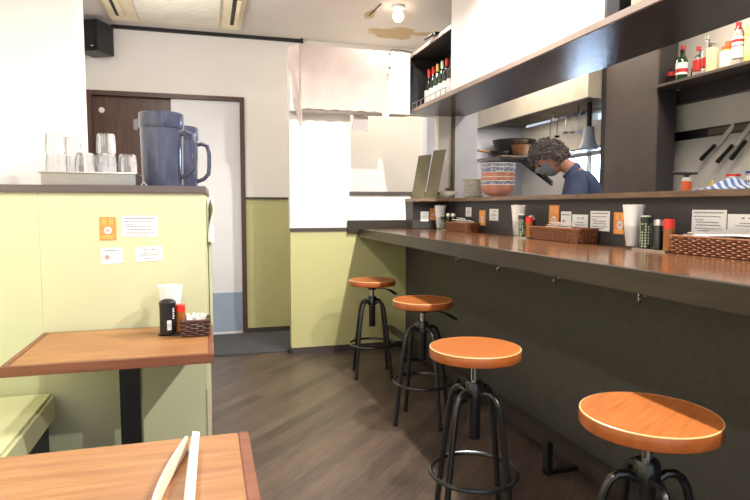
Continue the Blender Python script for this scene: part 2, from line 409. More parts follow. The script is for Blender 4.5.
# cards on the partition
def lines(mb, w, h, spec, y=-.0016, mi=1, rnd=None):
    rnd = rnd or random.Random(3)
    for zf, x0, x1, hh in spec:
        x = x0
        while x < x1:
            L = min(rnd.uniform(.03, .09), x1-x)
            mb.box((x-.5)*w, (x+L*.8-.5)*w, y, y+.0006, (zf-hh/2)*h, (zf+hh/2)*h, mi); x += L
SP_LONG = [(.88, .06, .92, .05), (.72, .06, .85, .035), (.58, .1, .35, .035), (.48, .15, .8, .04), (.36, .15, .85, .04), (.22, .1, .9, .035), (.13, .2, .75, .035)]
SP_SHORT = [(.8, .35, .42, .09), (.8, .5, .56, .06), (.8, .64, .74, .09), (.55, .3, .75, .04), (.42, .2, .85, .04), (.2, .3, .75, .04)]
def card(kind, w, h, loc, rz, tilt, label, group=None, rnd=1):
    mb = MB().box(-w/2, w/2, -.001, 0, 0, h); rr = random.Random(rnd)
    mats = ['paper', 'ink']
    if kind == 'long': lines(mb, w, h, SP_LONG, rnd=rr)
    elif kind == 'short': lines(mb, w, h, SP_SHORT, rnd=rr)
    elif kind == 'qr':
        mats = ['paper', 'ink', 'pinkink']
        lines(mb, w, h, [(.82, .1, .9, .05)], rnd=rr)
        mb.lathe([(0, 0), (.14*h, 0), (.14*h, .0006), (0, .0006)], mat=Matrix.Translation((-.22*w, -.0011, .42*h)) @ Matrix.Rotation(PI/2, 4, 'X'), mi=2)
    elif kind == 'orange':
        mats = ['orange', 'yellowink', 'ceramic', 'pinkink']
        for cx in (-.2, .2):
            for k, (a, b, c, d) in enumerate(((-.12, .12, .93, .90), (-.12, -.08, .9, .66), (.08, .12, .9, .66), (-.1, .1, .82, .79), (-.1, .1, .72, .69), (-.02, .02, .93, .64))):
                mb.box((cx+a)*w, (cx+b)*w, -.0016, -.001, d*h, c*h, 1)
        mb.lathe([(0, 0), (.24*w, 0), (.24*w, .0006), (0, .0006)], mat=Matrix.Translation((0, -.0011, .42*h)) @ Matrix.Rotation(PI/2, 4, 'X'), mi=2)
        for a, b, c, d in ((-.12, -.06, .36, .48), (-.02, .02, .35, .5), (.05, .12, .36, .45), (-.1, .1, .43, .45)):
            mb.box(a*w, b*w, -.0022, -.0016, c*h, d*h, 3)
        lines(mb, w, h, [(.17, .15, .9, .05), (.09, .2, .8, .04)], mi=1, rnd=rr)
    o = mb.build(kind+'_card' if kind == 'orange' else 'notice_card', mats, smooth=False)
    o.location = loc; o.rotation_euler = (tilt if abs(rz) > 1 else 0, tilt if abs(rz) < 1 else 0, rz)
    return tag(o, label, 'card', group)
PF = 2.559
card('orange', .062, .094, (-.387, PF, 1.062), 0, 0, 'orange card with a white circle stuck on the green partition')
card('long', .138, .086, (-.267, PF, 1.074), 0, R(1), 'larger white notice of small text, right of the orange card on the green partition', rnd=2)
card('qr', .083, .066, (-.374, PF, .966), 0, R(-2), 'small white card below the orange card on the green partition', rnd=5)
card('short', .106, .06, (-.232, PF, .973), 0, R(-4), 'tilted small white card, lower right of the four on the green partition', rnd=6)
# cards on the dark panel behind the counter (face -X)
BX = 1.899
def bcard(kind, yl, yr, z0, z1, label, rnd=1, x=BX):
    card(kind, abs(yl-yr), z1-z0, (x, (yl+yr)/2, z0), -PI/2, 0, label, rnd=rnd)
card('short', .07, .08, (1.712, 4.4785, 1.075), 0, 0, 'small white card on the end panel of the counter, left of the farthest napkins', rnd=11)
card('orange', .055, .10, (1.785, 4.4785, 1.085), 0, 0, 'orange card on the end panel of the counter, just left of the farthest napkins')
bcard('short', 4.09, 3.99, 1.12, 1.19, 'white card behind the small dark jars of the farthest basket', 12)
bcard('orange', 3.86, 3.76, 1.06, 1.17, 'orange card just right of the farthest wicker basket')
bcard('short', 3.70, 3.57, 1.10, 1.18, 'small pale card right of the farthest orange card, behind the counter', 13)
bcard('orange', 2.96, 2.86, 1.06, 1.205, 'orange card standing out behind the middle wicker basket')
bcard('qr', 2.84, 2.745, 1.07, 1.17, 'narrow white card right of the orange card behind the middle basket', 14)
bcard('short', 2.735, 2.60, 1.06, 1.155, 'white card, middle of three white ones behind the middle basket', 15)
bcard('long', 2.58, 2.43, 1.075, 1.175, 'white notice of small text right of the middle wicker basket', 16)
bcard('orange', 2.40, 2.31, 1.065, 1.17, 'orange card left of the nearest napkin glass on the counter')
bcard('long', 1.925, 1.76, 1.09, 1.185, 'white notice of small text above the nearest wicker basket, the left one', 17)
bcard('short', 1.755, 1.58, 1.095, 1.17, 'white card with three large characters above the nearest wicker basket, at frame edge', 18)

# ------------------------------------------------------------ tray, tumblers, jugs
tr = thing('steel_tray', 'stainless steel tray on the partition top under the tumblers', 'tray', (-.455, 2.73, 1.2835))
MB().box(-.632, -.282, 2.60, 2.79, 1.2835, 1.336).build('tray_body', 'traysteel', tr, bevel=.004)
MB().tube([(-.637, 2.596, 1.334), (-.277, 2.596, 1.334), (-.277, 2.794, 1.334), (-.637, 2.794, 1.334)], .0035, 6, True).build('rim', 'steel', tr)
def tumbler_bm(flip=True):
    # fluted tumbler, upside down: z 0 is the mouth
    m = MB(); seg = 32
    prof = [(.0375, 0), (.037, .03), (.0335, .075), (.030, .08), (0, .08)]
    inner = [(0, .070), (.0285, .070), (.0345, .03), (.0355, 0)]
    m.lathe(prof+inner+[(.038, 0)], seg=seg)
    for k in range(16):
        a = 2*PI*k/16
        m.tube([(.0372*math.cos(a), .0372*math.sin(a), .03), (.0325*math.cos(a), .0325*math.sin(a), .077)], .0016, 5)
    return m
tum = [(-.590, 2.665, 0, 'far-left tumbler on the steel tray, lower of its stack'), (-.590, 2.665, 1, 'upper tumbler of the far-left stack on the steel tray'),
       (-.545, 2.745, 0, 'lower tumbler at the back left of the steel tray'), (-.545, 2.745, 1, 'upper tumbler of the back left stack on the steel tray'),
       (-.482, 2.665, 0, 'single tumbler at front centre of the steel tray'), (-.44, 2.745, 0, 'single tumbler at back centre, half hidden by the tallest stack'),
       (-.398, 2.66, 0, 'lower tumbler of the tallest, clearest stack on the tray'), (-.398, 2.66, 1, 'topmost tumbler of the tallest, clearest stack on the tray'),
       (-.322, 2.70, 0, 'single tumbler at the right end of the tray, beside the smoky jug')]
t0 = None
for x, y, k, lb in tum:
    z = 1.3375+k*.0805
    lab = 'clear fluted upside-down '+lb if not lb.startswith(('far', 'upper', 'lower', 'single', 'topmost')) else 'clear fluted '+lb
    if t0 is None: t0 = single(tumbler_bm(), 'glass_tumbler', 'frost', lab, 'glass', (x, y, z), 'upside-down tumblers on the tray')
    else: dup(t0, (x, y, z), label=lab)
tag(single(MB().tube([(-.262, 2.60, 1.2835), (-.25, 2.60, 1.30), (-.238, 2.60, 1.2835)], .0012, 4), 'paper_fold', 'paper', 'small folded white paper beside the steel tray', 'paper'), 'tiny folded white paper on the partition edge between tray and jug', 'paper')

def jug(loc, rz, label):
    j = thing('water_jug', label, 'jug', loc, rz, 'smoky water jugs')
    MB().lathe([(0, 0), (.084, 0), (.088, .006), (.090, .02), (.095, .27), (.0925, .27), (.086, .03), (.08, .014), (0, .014)], seg=40).build('jug_body', 'pitcher', j, local=True)
    ld = MB().lathe([(.0965, .268), (.100, .275), (.098, .335), (.094, .34), (0, .342), (0, .332), (.09, .33), (.092, .268), (.0965, .268)], seg=40)
    ld.build('lid', 'pitcher', j, local=True)
    MB().prism([(-.095, -.03), (-.135, 0), (-.095, .03)], .05, Matrix.Translation((0, 0, .265))).build('spout', 'pitcher', j, local=True, bevel=.004)
    pts = [(.088, 0, .245), (.115, 0, .252), (.145, 0, .24), (.155, 0, .20), (.155, 0, .13), (.15, 0, .09), (.125, 0, .062), (.088, 0, .048)]
    MB().tube(pts, .011, 10).build('handle', 'pitcher', j, local=True)
    MB().lathe([(0, -.001), (.091, -.001), (.091, .004), (0, .004)], seg=32).build('base_ring', 'black', j, local=True).location.z = .001
    return j
jug((-.194, 2.885, 1.2845), R(-20), 'smoky grey-blue plastic water jug at the front, with a clear raised lid')
jug((-.135, 3.36, 1.2845), R(-12), 'smoky grey-blue water jug behind and right of the front jug, over the cabinet end')

# towel on the cabinet side
def tw(u, v):
    return (.016+.010*math.sin(v*6+u*3)+.022*(1-v)*u*0+.006*noise.noise(Vector((u*3, v*5, 2))), 2.88+.2*u+.01*math.sin(v*4), 1.245-.22*v)
single(MB().grid(tw, 8, 12, thick=.006), 'hand_towel', 'ltowel', 'white hand towel hanging on the right side of the green partition cabinet', 'towel')

# ------------------------------------------------------------ tables and bench
tb = thing('dining_table', 'square orange-brown wooden table against the green partition on a black post', 'table', (-.29, 2.27, 0))
MB().box(-.610, -.006, 2.04, 2.545, .672, .70).build('tabletop', 'table', tb, bevel=.002)
MB().box(-.632, -.610, 2.04, 2.545, .668, .7005).build('edge_band', 'tableedge', tb, bevel=.002)
MB().box(-.006, .013, 2.04, 2.545, .668, .7005).build('edge_band', 'tableedge', tb, bevel=.002)
MB().box(-.632, .013, 2.018, 2.04, .668, .7005).build('edge_band', 'tableedge', tb, bevel=.002)
MB().box(-.322, -.25, 2.265, 2.335, .03, .67).build('pedestal_post', 'bmetal', tb, bevel=.003)
MB().box(-.48, -.09, 2.10, 2.50, 0, .03).build('base_plate', 'bmetal', tb, bevel=.008)
tb = thing('dining_table', 'wooden table in the foreground, bottom left corner of the photo', 'table', (-.25, .9, 0))
MB().box(-.592, .055, .70, 1.29, .672, .70).build('tabletop', 'table', tb, bevel=.002)
MB().box(.055, .078, .70, 1.29, .668, .7005).build('edge_band', 'tableedge', tb, bevel=.002)
MB().box(-.612, -.592, .70, 1.29, .668, .7005).build('edge_band', 'tableedge', tb, bevel=.002)
MB().box(-.302, -.23, .965, 1.035, .03, .67).build('pedestal_post', 'bmetal', tb, bevel=.003)
MB().box(-.46, -.07, .80, 1.2, 0, .03).build('base_plate', 'bmetal', tb, bevel=.008)

bn = thing('bench_seat', 'pale yellow-green vinyl bench along the left wall beside the table', 'bench', (-.85, 1.6, 0))
MB().box(-1.148, -.602, -.5, 2.553, .345, .455).build('seat_cushion', 'vinyl', bn, bevel=.012, bseg=4, angle=80)
MB().box(-1.148, -.63, -.48, 2.55, 0, .345).build('bench_base', 'bench', bn)
MB().box(-1.148, -1.07, -.5, 2.553, .456, .88).build('back_cushion', 'vinyl', bn, bevel=.02, bseg=3)

# ------------------------------------------------------------ condiments: builders
def napkin_glass(loc, rz, label, h=.19):
    n = thing('napkin_holder', label, 'napkin holder', loc, rz, 'napkins in flared glasses')
    MB().lathe([(0, 0), (.031, 0), (.034, .02), (.041, .10), (.0395, .10), (.032, .02), (.029, .008), (0, .008)], seg=28).build('glass_cup', 'glass', n, local=True)
    m = MB()
    seg = 40; rings = []
    for z, r in ((.010, .026), (.06, .033), (h*.8, .042), (h, .047)):
        rings.append([m.bm.verts.new(((r*(1+.035*math.sin(9*a)*(z/h)))*math.cos(a)*(1.0), (r*(1+.035*math.sin(9*a)*(z/h)))*math.sin(a)*.9, z+(.0015*math.sin(5*a) if z == h else 0))) for a in [2*PI*i/seg for i in range(seg)]])
    inner = [m.bm.verts.new((v.co.x*.55, v.co.y*.55, h-.012)) for v in rings[-1]]
    rings.append(inner)
    for a, b in zip(rings, rings[1:]):
        for i in range(seg): m.bm.faces.new((a[i], a[(i+1) % seg], b[(i+1) % seg], b[i]))
    m.bm.faces.new(rings[0][::-1]); m.bm.faces.new(inner)
    m.build('paper_napkins', 'paper', n, local=True)
    return n
def can_prof(r, h, b=.003): return [(0, 0), (r-b, 0), (r, b), (r, h-b), (r-b, h), (0, h)]
def jar_patterned(loc, label, r=.021, h=.135):
    j = thing('spice_jar', label, 'jar', loc)
    MB().lathe(can_prof(r, h), seg=24).build('jar_body', 'dgreen', j, local=True)
    m = MB(); rr = random.Random(int(loc[1]*100))
    for iz in range(9):
        for ia in range(11):
            a = 2*PI*ia/11; z = .012+iz*(h-.03)/9
            if rr.random() < .22: continue
            mt = Matrix.Rotation(a, 4, 'Z') @ Matrix.Translation((r+.0004, 0, z)) @ Matrix.Rotation(rr.uniform(-.7, .7), 4, 'X')
            m.box(-.0006, .0003, -.0036, .0036, -.0008, .0012, 0, mt)
            m.box(-.0006, .0003, -.0008, .0008, -.004, .005, 0, mt)
    m.build('pale_lettering', 'palemark', j, local=True)
    MB().lathe([(r*.96, h), (r*.96, h+.004), (r*.6, h+.006), (0, h+.006)], seg=24).build('lid', 'palemark', j, local=True)
    return j
def shaker(loc, label, body='darkglass', top='steel', r=.019, h=.105, th=.02, red=False):
    s = thing('sauce_bottle' if red else 'shaker', label, 'bottle' if red else 'shaker', loc)
    MB().lathe(can_prof(r, h), seg=24).build('bottle_body', body, s, local=True)
    MB().lathe([(r*1.05, h-.004), (r*1.05, h+th*.6), (r*.9, h+th), (0, h+th+.002)] if not red else [(r*1.02, h-.004), (r*1.02, h+th*.9), (r*.9, h+th), (0, h+th)], seg=24).build('cap', top, s, local=True)
    return s
def cruet_tray(x0, x1, y0, y1, z, label):
    single(MB().box(x0, x1, y0, y1, z, z+.003).box(x0, x1, y0, y0+.002, z+.003, z+.008).box(x0, x1, y1-.002, y1, z+.003, z+.008).box(x0, x0+.002, y0, y1, z+.003, z+.008).box(x1-.002, x1, y0, y1, z+.003, z+.008), 'condiment_tray', 'steel', label, 'tray')
def basket(loc, lx, ly, h, label, kind, mats=('wicker', 'wickerd'), rz=0, group='wicker baskets on the counter'):
    b = thing('wicker_basket', label, 'basket', loc, rz, group)
    def per(s, off, f=1.0):
        P = 2*(lx+ly)*f; s = s % 1.0; d = s*2*(lx+ly)
        hx, hy = lx/2, ly/2
        if d < ly: p, n = (hx, -hy+d), (1, 0)
        elif d < ly+lx: p, n = (hx-(d-ly), hy), (0, 1)
        elif d < 2*ly+lx: p, n = (-hx, hy-(d-ly-lx)), (-1, 0)
        else: p, n = (-hx+(d-2*ly-lx), -hy), (0, -1)
        return p[0]*f+n[0]*off, p[1]*f+n[1]*off
    nw = 2*round((lx+ly)/.022/1)  # stakes
    rows = max(5, int(h/.0085)); m = MB()
    for r in range(rows):
        z = .005+(h-.012)*r/(rows-1); f = .95+.05*z/h; N = nw*6
        pts = [(*per(i/N, .0026*math.sin(PI*nw*i/N*1+(PI if r % 2 else 0)), f), z) for i in range(N)]
        m.tube(pts, .0036, 5, True)
    m.build('woven_wall', mats[0], b, local=True, angle=60)
    m = MB()
    for i in range(nw):
        x, y = per((i+.5)/nw, 0, .955); x2, y2 = per((i+.5)/nw, 0, 1.0)
        m.tube([(x, y, .002), (x2, y2, h)], .0022, 5)
    m.build('stakes', mats[1], b, local=True)
    m = MB().tube([(*per(i/80, 0, 1.0), h) for i in range(80)], .0052, 7, True)
    m.build('rim', mats[0], b, local=True)
    MB().box(-lx/2*.93, lx/2*.93, -ly/2*.95, ly/2*.95, 0, .004).build('basket_floor', mats[1], b, local=True)
    return b
CZ = 1.0155
# group 1 (furthest)
napkin_glass((1.80, 4.36, CZ), 0, 'white paper napkins in a glass, farthest of the three on the counter')
cruet_tray(1.75, 1.84, 4.10, 4.30, CZ, 'small metal condiment tray beside the farthest napkin glass')
jar_patterned((1.785, 4.265, CZ+.0035), 'small patterned spice jar right of the farthest napkin glass', .018, .10)
shaker((1.81, 4.21, CZ+.0035), 'dark shaker, left of the two black ones near the farthest basket')
shaker((1.82, 4.14, CZ+.0035), 'dark shaker, right of the two black ones near the farthest basket')
basket((1.80, 3.94, CZ), .11, .36, .062, 'brown wicker basket of wrapped chopsticks farthest along the bar counter', 0)
# group 2
napkin_glass((1.80, 3.13, CZ), 0, 'white paper napkins in a glass, middle of the three on the counter')
cruet_tray(1.735, 1.86, 2.925, 3.075, CZ, 'small metal condiment tray beside the middle napkin glass')
jar_patterned((1.765, 3.035, CZ+.0035), 'black jar with pale lettering right of the middle napkin glass', .020, .128)
shaker((1.825, 3.02, CZ+.0035), 'dark shaker behind the patterned jar of the middle group')
shaker((1.78, 2.975, CZ+.0035), 'red-capped sauce bottle left of the middle wicker basket', 'soy', 'red', .019, .088, .03, True)
basket((1.815, 2.70, CZ), .12, .43, .068, 'brown wicker basket of chopsticks in the middle of the bar counter', 0)
# group 3
napkin_glass((1.79, 2.135, CZ), 0, 'white paper napkins in a glass, nearest of the three on the counter')
cruet_tray(1.735, 1.86, 1.885, 2.075, CZ, 'small metal condiment tray beside the nearest napkin glass')
jar_patterned((1.78, 2.048, CZ+.0035), 'black jar with pale lettering right of the nearest napkin glass', .0215, .135)
shaker((1.79, 1.985, CZ+.0035), 'black shaker with grey cap between the lettered jar and red-capped bottle')
shaker((1.785, 1.923, CZ+.0035), 'red-capped sauce bottle left of the nearest wicker basket', 'soy', 'red', .0205, .095, .034, True)
basket((1.815, 1.65, CZ), .13, .46, .068, 'brown wicker basket nearest the camera on the bar counter, cut by frame edge', 0)
# chopstick sleeves in the baskets
def sleeves(cx, cy, z, n, seed, where, spread=.12):
    rr = random.Random(seed); base = None
    for i in range(n):
        loc = (cx+rr.uniform(-.022, .022), cy+rr.uniform(-spread*.35, spread*.35), z+i*.0062)
        if base is None:
            base = single(MB().box(-.006, .006, -.1, .1, 0, .004), 'chopstick_sleeve', 'chop', 'white paper chopstick sleeve lying in the '+where, 'chopsticks', loc, 'chopstick sleeves in the '+where, bevel=.001)
            base.rotation_euler = (0, 0, rr.uniform(-.25, .25))
        else:
            d = dup(base, loc); d.rotation_euler = (rr.uniform(-.02, .05), 0, rr.uniform(-.3, .3))
sleeves(1.80, 3.94, CZ+.05, 8, 1, 'farthest wicker basket')
sleeves(1.815, 2.72, CZ+.052, 8, 2, 'middle wicker basket', .2)
sleeves(1.815, 1.72, CZ+.05, 6, 3, 'nearest wicker basket', .2)
single(MB().grid(lambda u, v: (1.755+.115*u, 1.46+.32*v, CZ+.078+.004*math.sin(v*5)+.022*u), 6, 10, thick=.002), 'napkin_sheet', 'paper', 'white paper sheet lying over the nearest wicker basket', 'paper')

# left table set
TZ = .7008
napkin_glass((-.148, 2.43, TZ), 0, 'white paper napkins in a glass on the left wooden table', .185)
o = thing('oval_tray', 'small dark oval tray under the jars on the left table', 'tray', (-.135, 2.37, TZ))
MB().lathe([(0, 0), (.055, 0), (.06, .004), (.055, .006), (0, .005)], seg=36, sx=1, sy=.55).build('tray_body', 'black', o, local=True)
j = thing('spice_jar', 'tall black jar with a barcode label on the left table', 'jar', (-.155, 2.365, TZ+.0065))
MB().lathe(can_prof(.030, .115), seg=32).build('jar_body', 'black', j, local=True)
MB().lathe([(.0315, .113), (.0315, .122), (.024, .130), (.012, .134), (0, .135)], seg=32).build('lid', 'black', j, local=True)
m = MB(); mt = Matrix.Rotation(R(-88), 4, 'Z')
m.lathe([(.0304, .014), (.0304, .06)], seg=1) if False else None
def arc(r, a0, a1, z0, z1, mi=0, mb=m):
    n = 6
    for k in range(n):
        a, b = R(a0+(a1-a0)*k/n), R(a0+(a1-a0)*(k+1)/n)
        v = [mb.bm.verts.new((r*math.cos(q), r*math.sin(q), z)) for q, z in ((a, z0), (b, z0), (b, z1), (a, z1))]
        mb.bm.faces.new(v).material_index = mi
arc(.0303, -92, -62, .018, .055, 0)
for k in range(8): arc(.0305, -90+3.4*k, -88.4+3.4*k, .022, .044, 1)
for k in range(5): arc(.0303, -50, -38+(k % 2)*5, .06+k*.009, .065+k*.009, 0)
m.build('label', ['paper', 'ink'], j, local=True, smooth=False)
s = shaker((-.108, 2.375, TZ+.0065), 'red-capped bottle of brown spice on the left table', 'soy', 'red', .017, .085, .025, True)
basket((-.052, 2.352, TZ), .105, .10, .06, 'small square wicker basket of white packets on the left table', 1, ('wickerd', 'wickerd'), 0, None)
rr = random.Random(5); base = None
for i in range(16):
    loc = (-.052+rr.uniform(-.03, .03), 2.352+rr.uniform(-.03, .03), TZ+.045)
    if base is None: base = single(MB().box(-.006, .006, -.0012, .0012, -.035, .035), 'toothpick_packet', 'chop', 'slim white paper packet standing in the small basket on the left table', 'packet', loc, 'white packets in the small basket', bevel=.0008)
    else: base_d = dup(base, loc); base_d.rotation_euler = (rr.uniform(-.35, .35), rr.uniform(-.5, .5), rr.uniform(0, 3))
# folded paper menu standing on the near table
c = thing('folded_menu', 'folded white paper menu standing on edge on the foreground table', 'menu', (-.05, 1.1, TZ))
MB().grid(lambda u, v: (-.046-.004*u+.008*v, 1.225-.30*u, TZ+.002+.035*v+.006*u*v), 10, 3, thick=.014).build('front_leaf', 'paper', c)
MB().grid(lambda u, v: (-.052-.032*math.sin(u*PI*.55)-.012*u, 1.215-.29*u, TZ+.002+.030*v), 10, 3, thick=.005).build('back_leaf', 'papercr', c)

# ------------------------------------------------------------ bar counter
ct = thing('bar_counter', 'long dark bar counter with glossy wooden top, raised ledge and foot rail', 'counter', (1.6, 2.6, 0))
Y0, Y1 = -1.2, 4.649
MB().box(1.20, 1.90, Y0, Y1, .985, 1.015).build('counter_top', 'ctop', ct, bevel=.003)
MB().box(1.19, 1.222, Y0, Y1, .947, 1.0155).build('front_edge', 'apron', ct, bevel=.002)
MB().box(1.10, 1.62, 4.60, Y1, .985, 1.018).box(1.10, 1.62, 4.618, Y1, 1.018, 1.083).build('end_upstand', 'apron', ct, bevel=.002)
MB().box(1.61, 1.88, Y0, Y1, 0, .985).build('front_panel', 'panel', ct, smooth=False)
MB().box(1.595, 1.61, Y0, Y1, 0, .09).build('kickboard', 'dtrim', ct)
MB().box(1.90, 1.93, Y0, 4.5, .98, 1.236).box(1.61, 1.93, 4.48, Y1, 1.018, 1.236).build('back_panel', 'bpanel', ct, smooth=False)
MB().box(1.85, 2.20, Y0, 4.5, 1.236, 1.262).box(1.60, 2.03, 4.30, Y1, 1.236, 1.262).build('upper_ledge', 'ledge', ct, bevel=.003)
MB().box(1.42, 1.47, Y0, 4.60, .17, .205).build('foot_rail', 'railw', ct, bevel=.002)
for y in (4.2, 3.2, 2.22, 1.25, .2):
    MB().box(1.432, 1.458, y-.02, y+.02, 0, .17).box(1.432, 1.595, y-.012, y+.012, .0, .02).build('rail_bracket', 'bmetal', ct)
for y in (4.11, 3.54, 2.97, 2.41, 1.84, 1.27):
    m = MB().tube([(1.609, y, .862), (1.588, y, .862), (1.578, y, .852), (1.578, y, .838), (1.586, y, .83), (1.594, y, .836)], .0028, 6)
    m.lathe([(0, 0), (.008, 0), (.008, .003), (0, .004)], mat=Matrix.Translation((1.61, y, .862)) @ Matrix.Rotation(-PI/2, 4, 'Y'), seg=12)
    m.box(1.605, 1.61, y+.028, y+.036, .845, .865)
    m.build('hook', 'chrome', ct)

# ------------------------------------------------------------ stools
def stool(loc, h, rz, label, lever_rz):
    s = thing('bar_stool', label, 'stool', loc, rz, 'round wooden bar stools')
    r = .166
    MB().lathe([(0, h-.004), (r-.004, h-.004), (r-.004, h), (0, h)], seg=64).build('seat', 'seat', s, local=True)
    MB().lathe([(r-.0035, h-.036), (r-.001, h-.034), (r, h-.030), (r, h-.006), (r-.002, h-.001), (r-.005, h+.0006), (r-.005, h-.006), (0, h-.006), (0, h-.036), (r-.0035, h-.036)], seg=64).build('seat_edge', 'seatedge', s, local=True)
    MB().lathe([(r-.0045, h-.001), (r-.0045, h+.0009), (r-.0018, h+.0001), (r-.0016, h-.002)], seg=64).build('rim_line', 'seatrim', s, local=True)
    MB().box(-.045, .045, -.045, .045, h-.054, h-.036).lathe([(0, h-.07), (.03, h-.07), (.034, h-.058), (0, h-.058)]).build('seat_plate', 'bmetal', s, local=True, bevel=.002)
    MB().lathe([(0, .50), (.0135, .50), (.0135, h-.068), (0, h-.068)], seg=20).build('piston', 'chrome', s, local=True)
    MB().lathe([(0, .35), (.02, .35), (.023, .355), (.023, .50), (.033, .505), (.033, .555), (.027, .565), (0, .565)], seg=20).build('hub', 'bmetal', s, local=True)
    for k in range(4):
        a = PI/4+k*PI/2; ca, sa = math.cos(a), math.sin(a)
        prof = [(.03, .515), (.05, .528), (.072, .528), (.092, .514), (.105, .488), (.113, .45), (.128, .36), (.145, .24), (.160, .12), (.174, .004)]
        lg = MB().tube([(q*ca, q*sa, z) for q, z in prof], .0115, 10)
        lo = lg.build('leg', 'bmetal', s, local=True)
        MB().lathe([(0, 0), (.0135, 0), (.0135, .018), (0, .018)], (.174*ca, .174*sa, 0), 12).build('foot', 'black', lo, local=True)
    MB().tube([(.158*math.cos(2*PI*i/48), .158*math.sin(2*PI*i/48), .225) for i in range(48)], .009, 8, True).build('foot_ring', 'bmetal', s, local=True)
    c, d = math.cos(lever_rz-rz), math.sin(lever_rz-rz)
    pts = [(.02*c, .02*d, h-.062), (.09*c, .09*d, h-.068), (.125*c, .125*d, h-.078), (.16*c, .16*d, h-.096), (.195*c, .195*d, h-.118)]
    MB().tube(pts, [.0035, .0035, .0045, .010, .008], 8).build('lever', 'bmetal', s, local=True)
    return s
stool((1.11, 3.93, 0), .682, R(-10), 'wooden bar stool farthest away, under the counter end by the green wall', R(10))
stool((1.135, 2.99, 0), .684, R(-32), 'second wooden bar stool from the green wall, lever pointing right', R(-8))
stool((.925, 1.90, 0), .69, R(-16), 'wooden bar stool pulled clear of the counter, second nearest the camera', R(66))
stool((1.05, 1.175, 0), .685, R(30), 'wooden bar stool nearest the camera, at the lower right of the photo', R(50))

# ------------------------------------------------------------ overhead cabinet
ov = thing('overhead_cabinet', 'long overhead cabinet above the bar with white front and dark underside', 'cabinet', (1.62, 2.2, 1.955))
OY0, OY1 = .2, 4.649
MB().box(1.635, 2.12, OY0, OY1, 1.958, 1.985).build('bottom_board', 'overb', ov, smooth=False)
MB().box(1.62, 1.635, OY0, OY1, 1.957, 1.986).box(1.62, 1.635, 3.755, OY1, 2.405, 2.43).build('edge_strip', 'overedge', ov)
MB().box(1.635, 2.12, 3.755, OY1, 2.405, 2.43).box(2.10, 2.12, OY0, OY1, 1.985, 2.405).box(1.635, 2.10, 4.63, OY1, 1.985, 2.405).box(1.635, 2.10, 3.735, 3.755, 1.985, 2.74).box(1.622, 2.10, 2.135, 2.15, 1.986, 2.74).box(2.10, 2.12, OY0, 3.755, 2.405, 2.74).build('carcass', 'overin', ov, smooth=False)
MB().box(1.622, 1.634, 2.15, 3.757, 1.986, 2.748).build('front_panel', 'white', ov, smooth=False)
m = MB().tube([(1.645, 4.62, 2.04), (1.645, 3.76, 2.04)], .003, 6)
for k in range(9): m.tube([(1.645, 3.80+k*.1, 1.985), (1.645, 3.80+k*.1, 2.04)], .002, 5)
m.build('guard_rail', 'chrome', ov)
# wine bottles standing inside
def wine(loc, label, body, cap, lab='paper'):
    b = thing('wine_bottle', label, 'bottle', loc, 0, 'wine bottles in the overhead cabinet')
    MB().lathe([(0, .0), (.036, 0), (.038, .004), (.038, .19), (.034, .215), (.018, .245), (.0145, .265), (.0145, .315), (0, .315)], seg=24).build('bottle_body', body, b, local=True)
    MB().lathe([(.0155, .262), (.0155, .318), (.013, .321), (0, .321)], seg=16).build('neck_foil', cap, b, local=True)
    MB().lathe([(.0385, .05), (.0385, .15)], seg=24).build('label_band', lab, b, local=True)
    return b
specs = [(4.52, 'darkglass', 'red', 'farthest wine bottle in the overhead cabinet, red foil'), (4.42, 'darkglass', 'redlabel', 'second wine bottle from the cabinet end, dark with red foil'),
         (4.33, 'greenglass', 'gold', 'wine bottle with gold foil, third from the cabinet end'), (4.235, 'greenglass', 'palemark', 'wine bottle with pale foil just right of the gold-foiled one'),
         (4.145, 'darkglass', 'redlabel', 'dark wine bottle, fifth from the cabinet end, red foil'), (4.06, 'darkglass', 'black', 'dark wine bottle with black foil, second from the white panel'),
         (3.965, 'darkglass', 'red', 'wine bottle with bright red foil right beside the white panel')]
for y, bo, ca, lb in specs: wine((1.76, y, 1.9855), lb, bo, ca)
single(MB().box(1.68, 1.70, 3.86, 4.58, 1.9855, 2.10), 'wine_carton_flap', 'papercr', 'long pale card strip in front of the wine bottles', 'card') if False else None
# items in the right open bay
b = thing('paper_box', 'pale pink box in the dark overhead bay at the top right', 'box', (1.74, 1.99, 1.9855))
MB().box(1.67, 1.82, 1.93, 2.05, 1.9855, 2.16).build('box_body', 'papercr', b, bevel=.003)
MB().box(1.665, 1.825, 1.925, 2.055, 2.16, 2.18).build('lid', 'paper', b, bevel=.002)
bl = single(MB().lathe([(0, 0), (.035, 0), (.05, .02), (.052, .07), (.049, .07), (.046, .022), (0, .006)]), 'glass_dish', 'ceramic', 'white cup right of the pink box in the overhead bay', 'cup', (1.70, 1.85, 1.9855))
# spot pin at the cabinet top
single(MB().box(1.60, 1.66, 4.0, 4.06, 2.431, 2.45).tube([(1.60, 4.04, 2.44), (1.585, 4.16, 2.437)], .01, 8), 'clamp_light', 'black', 'small black clamp lamp on the cabinet top edge', 'lamp')

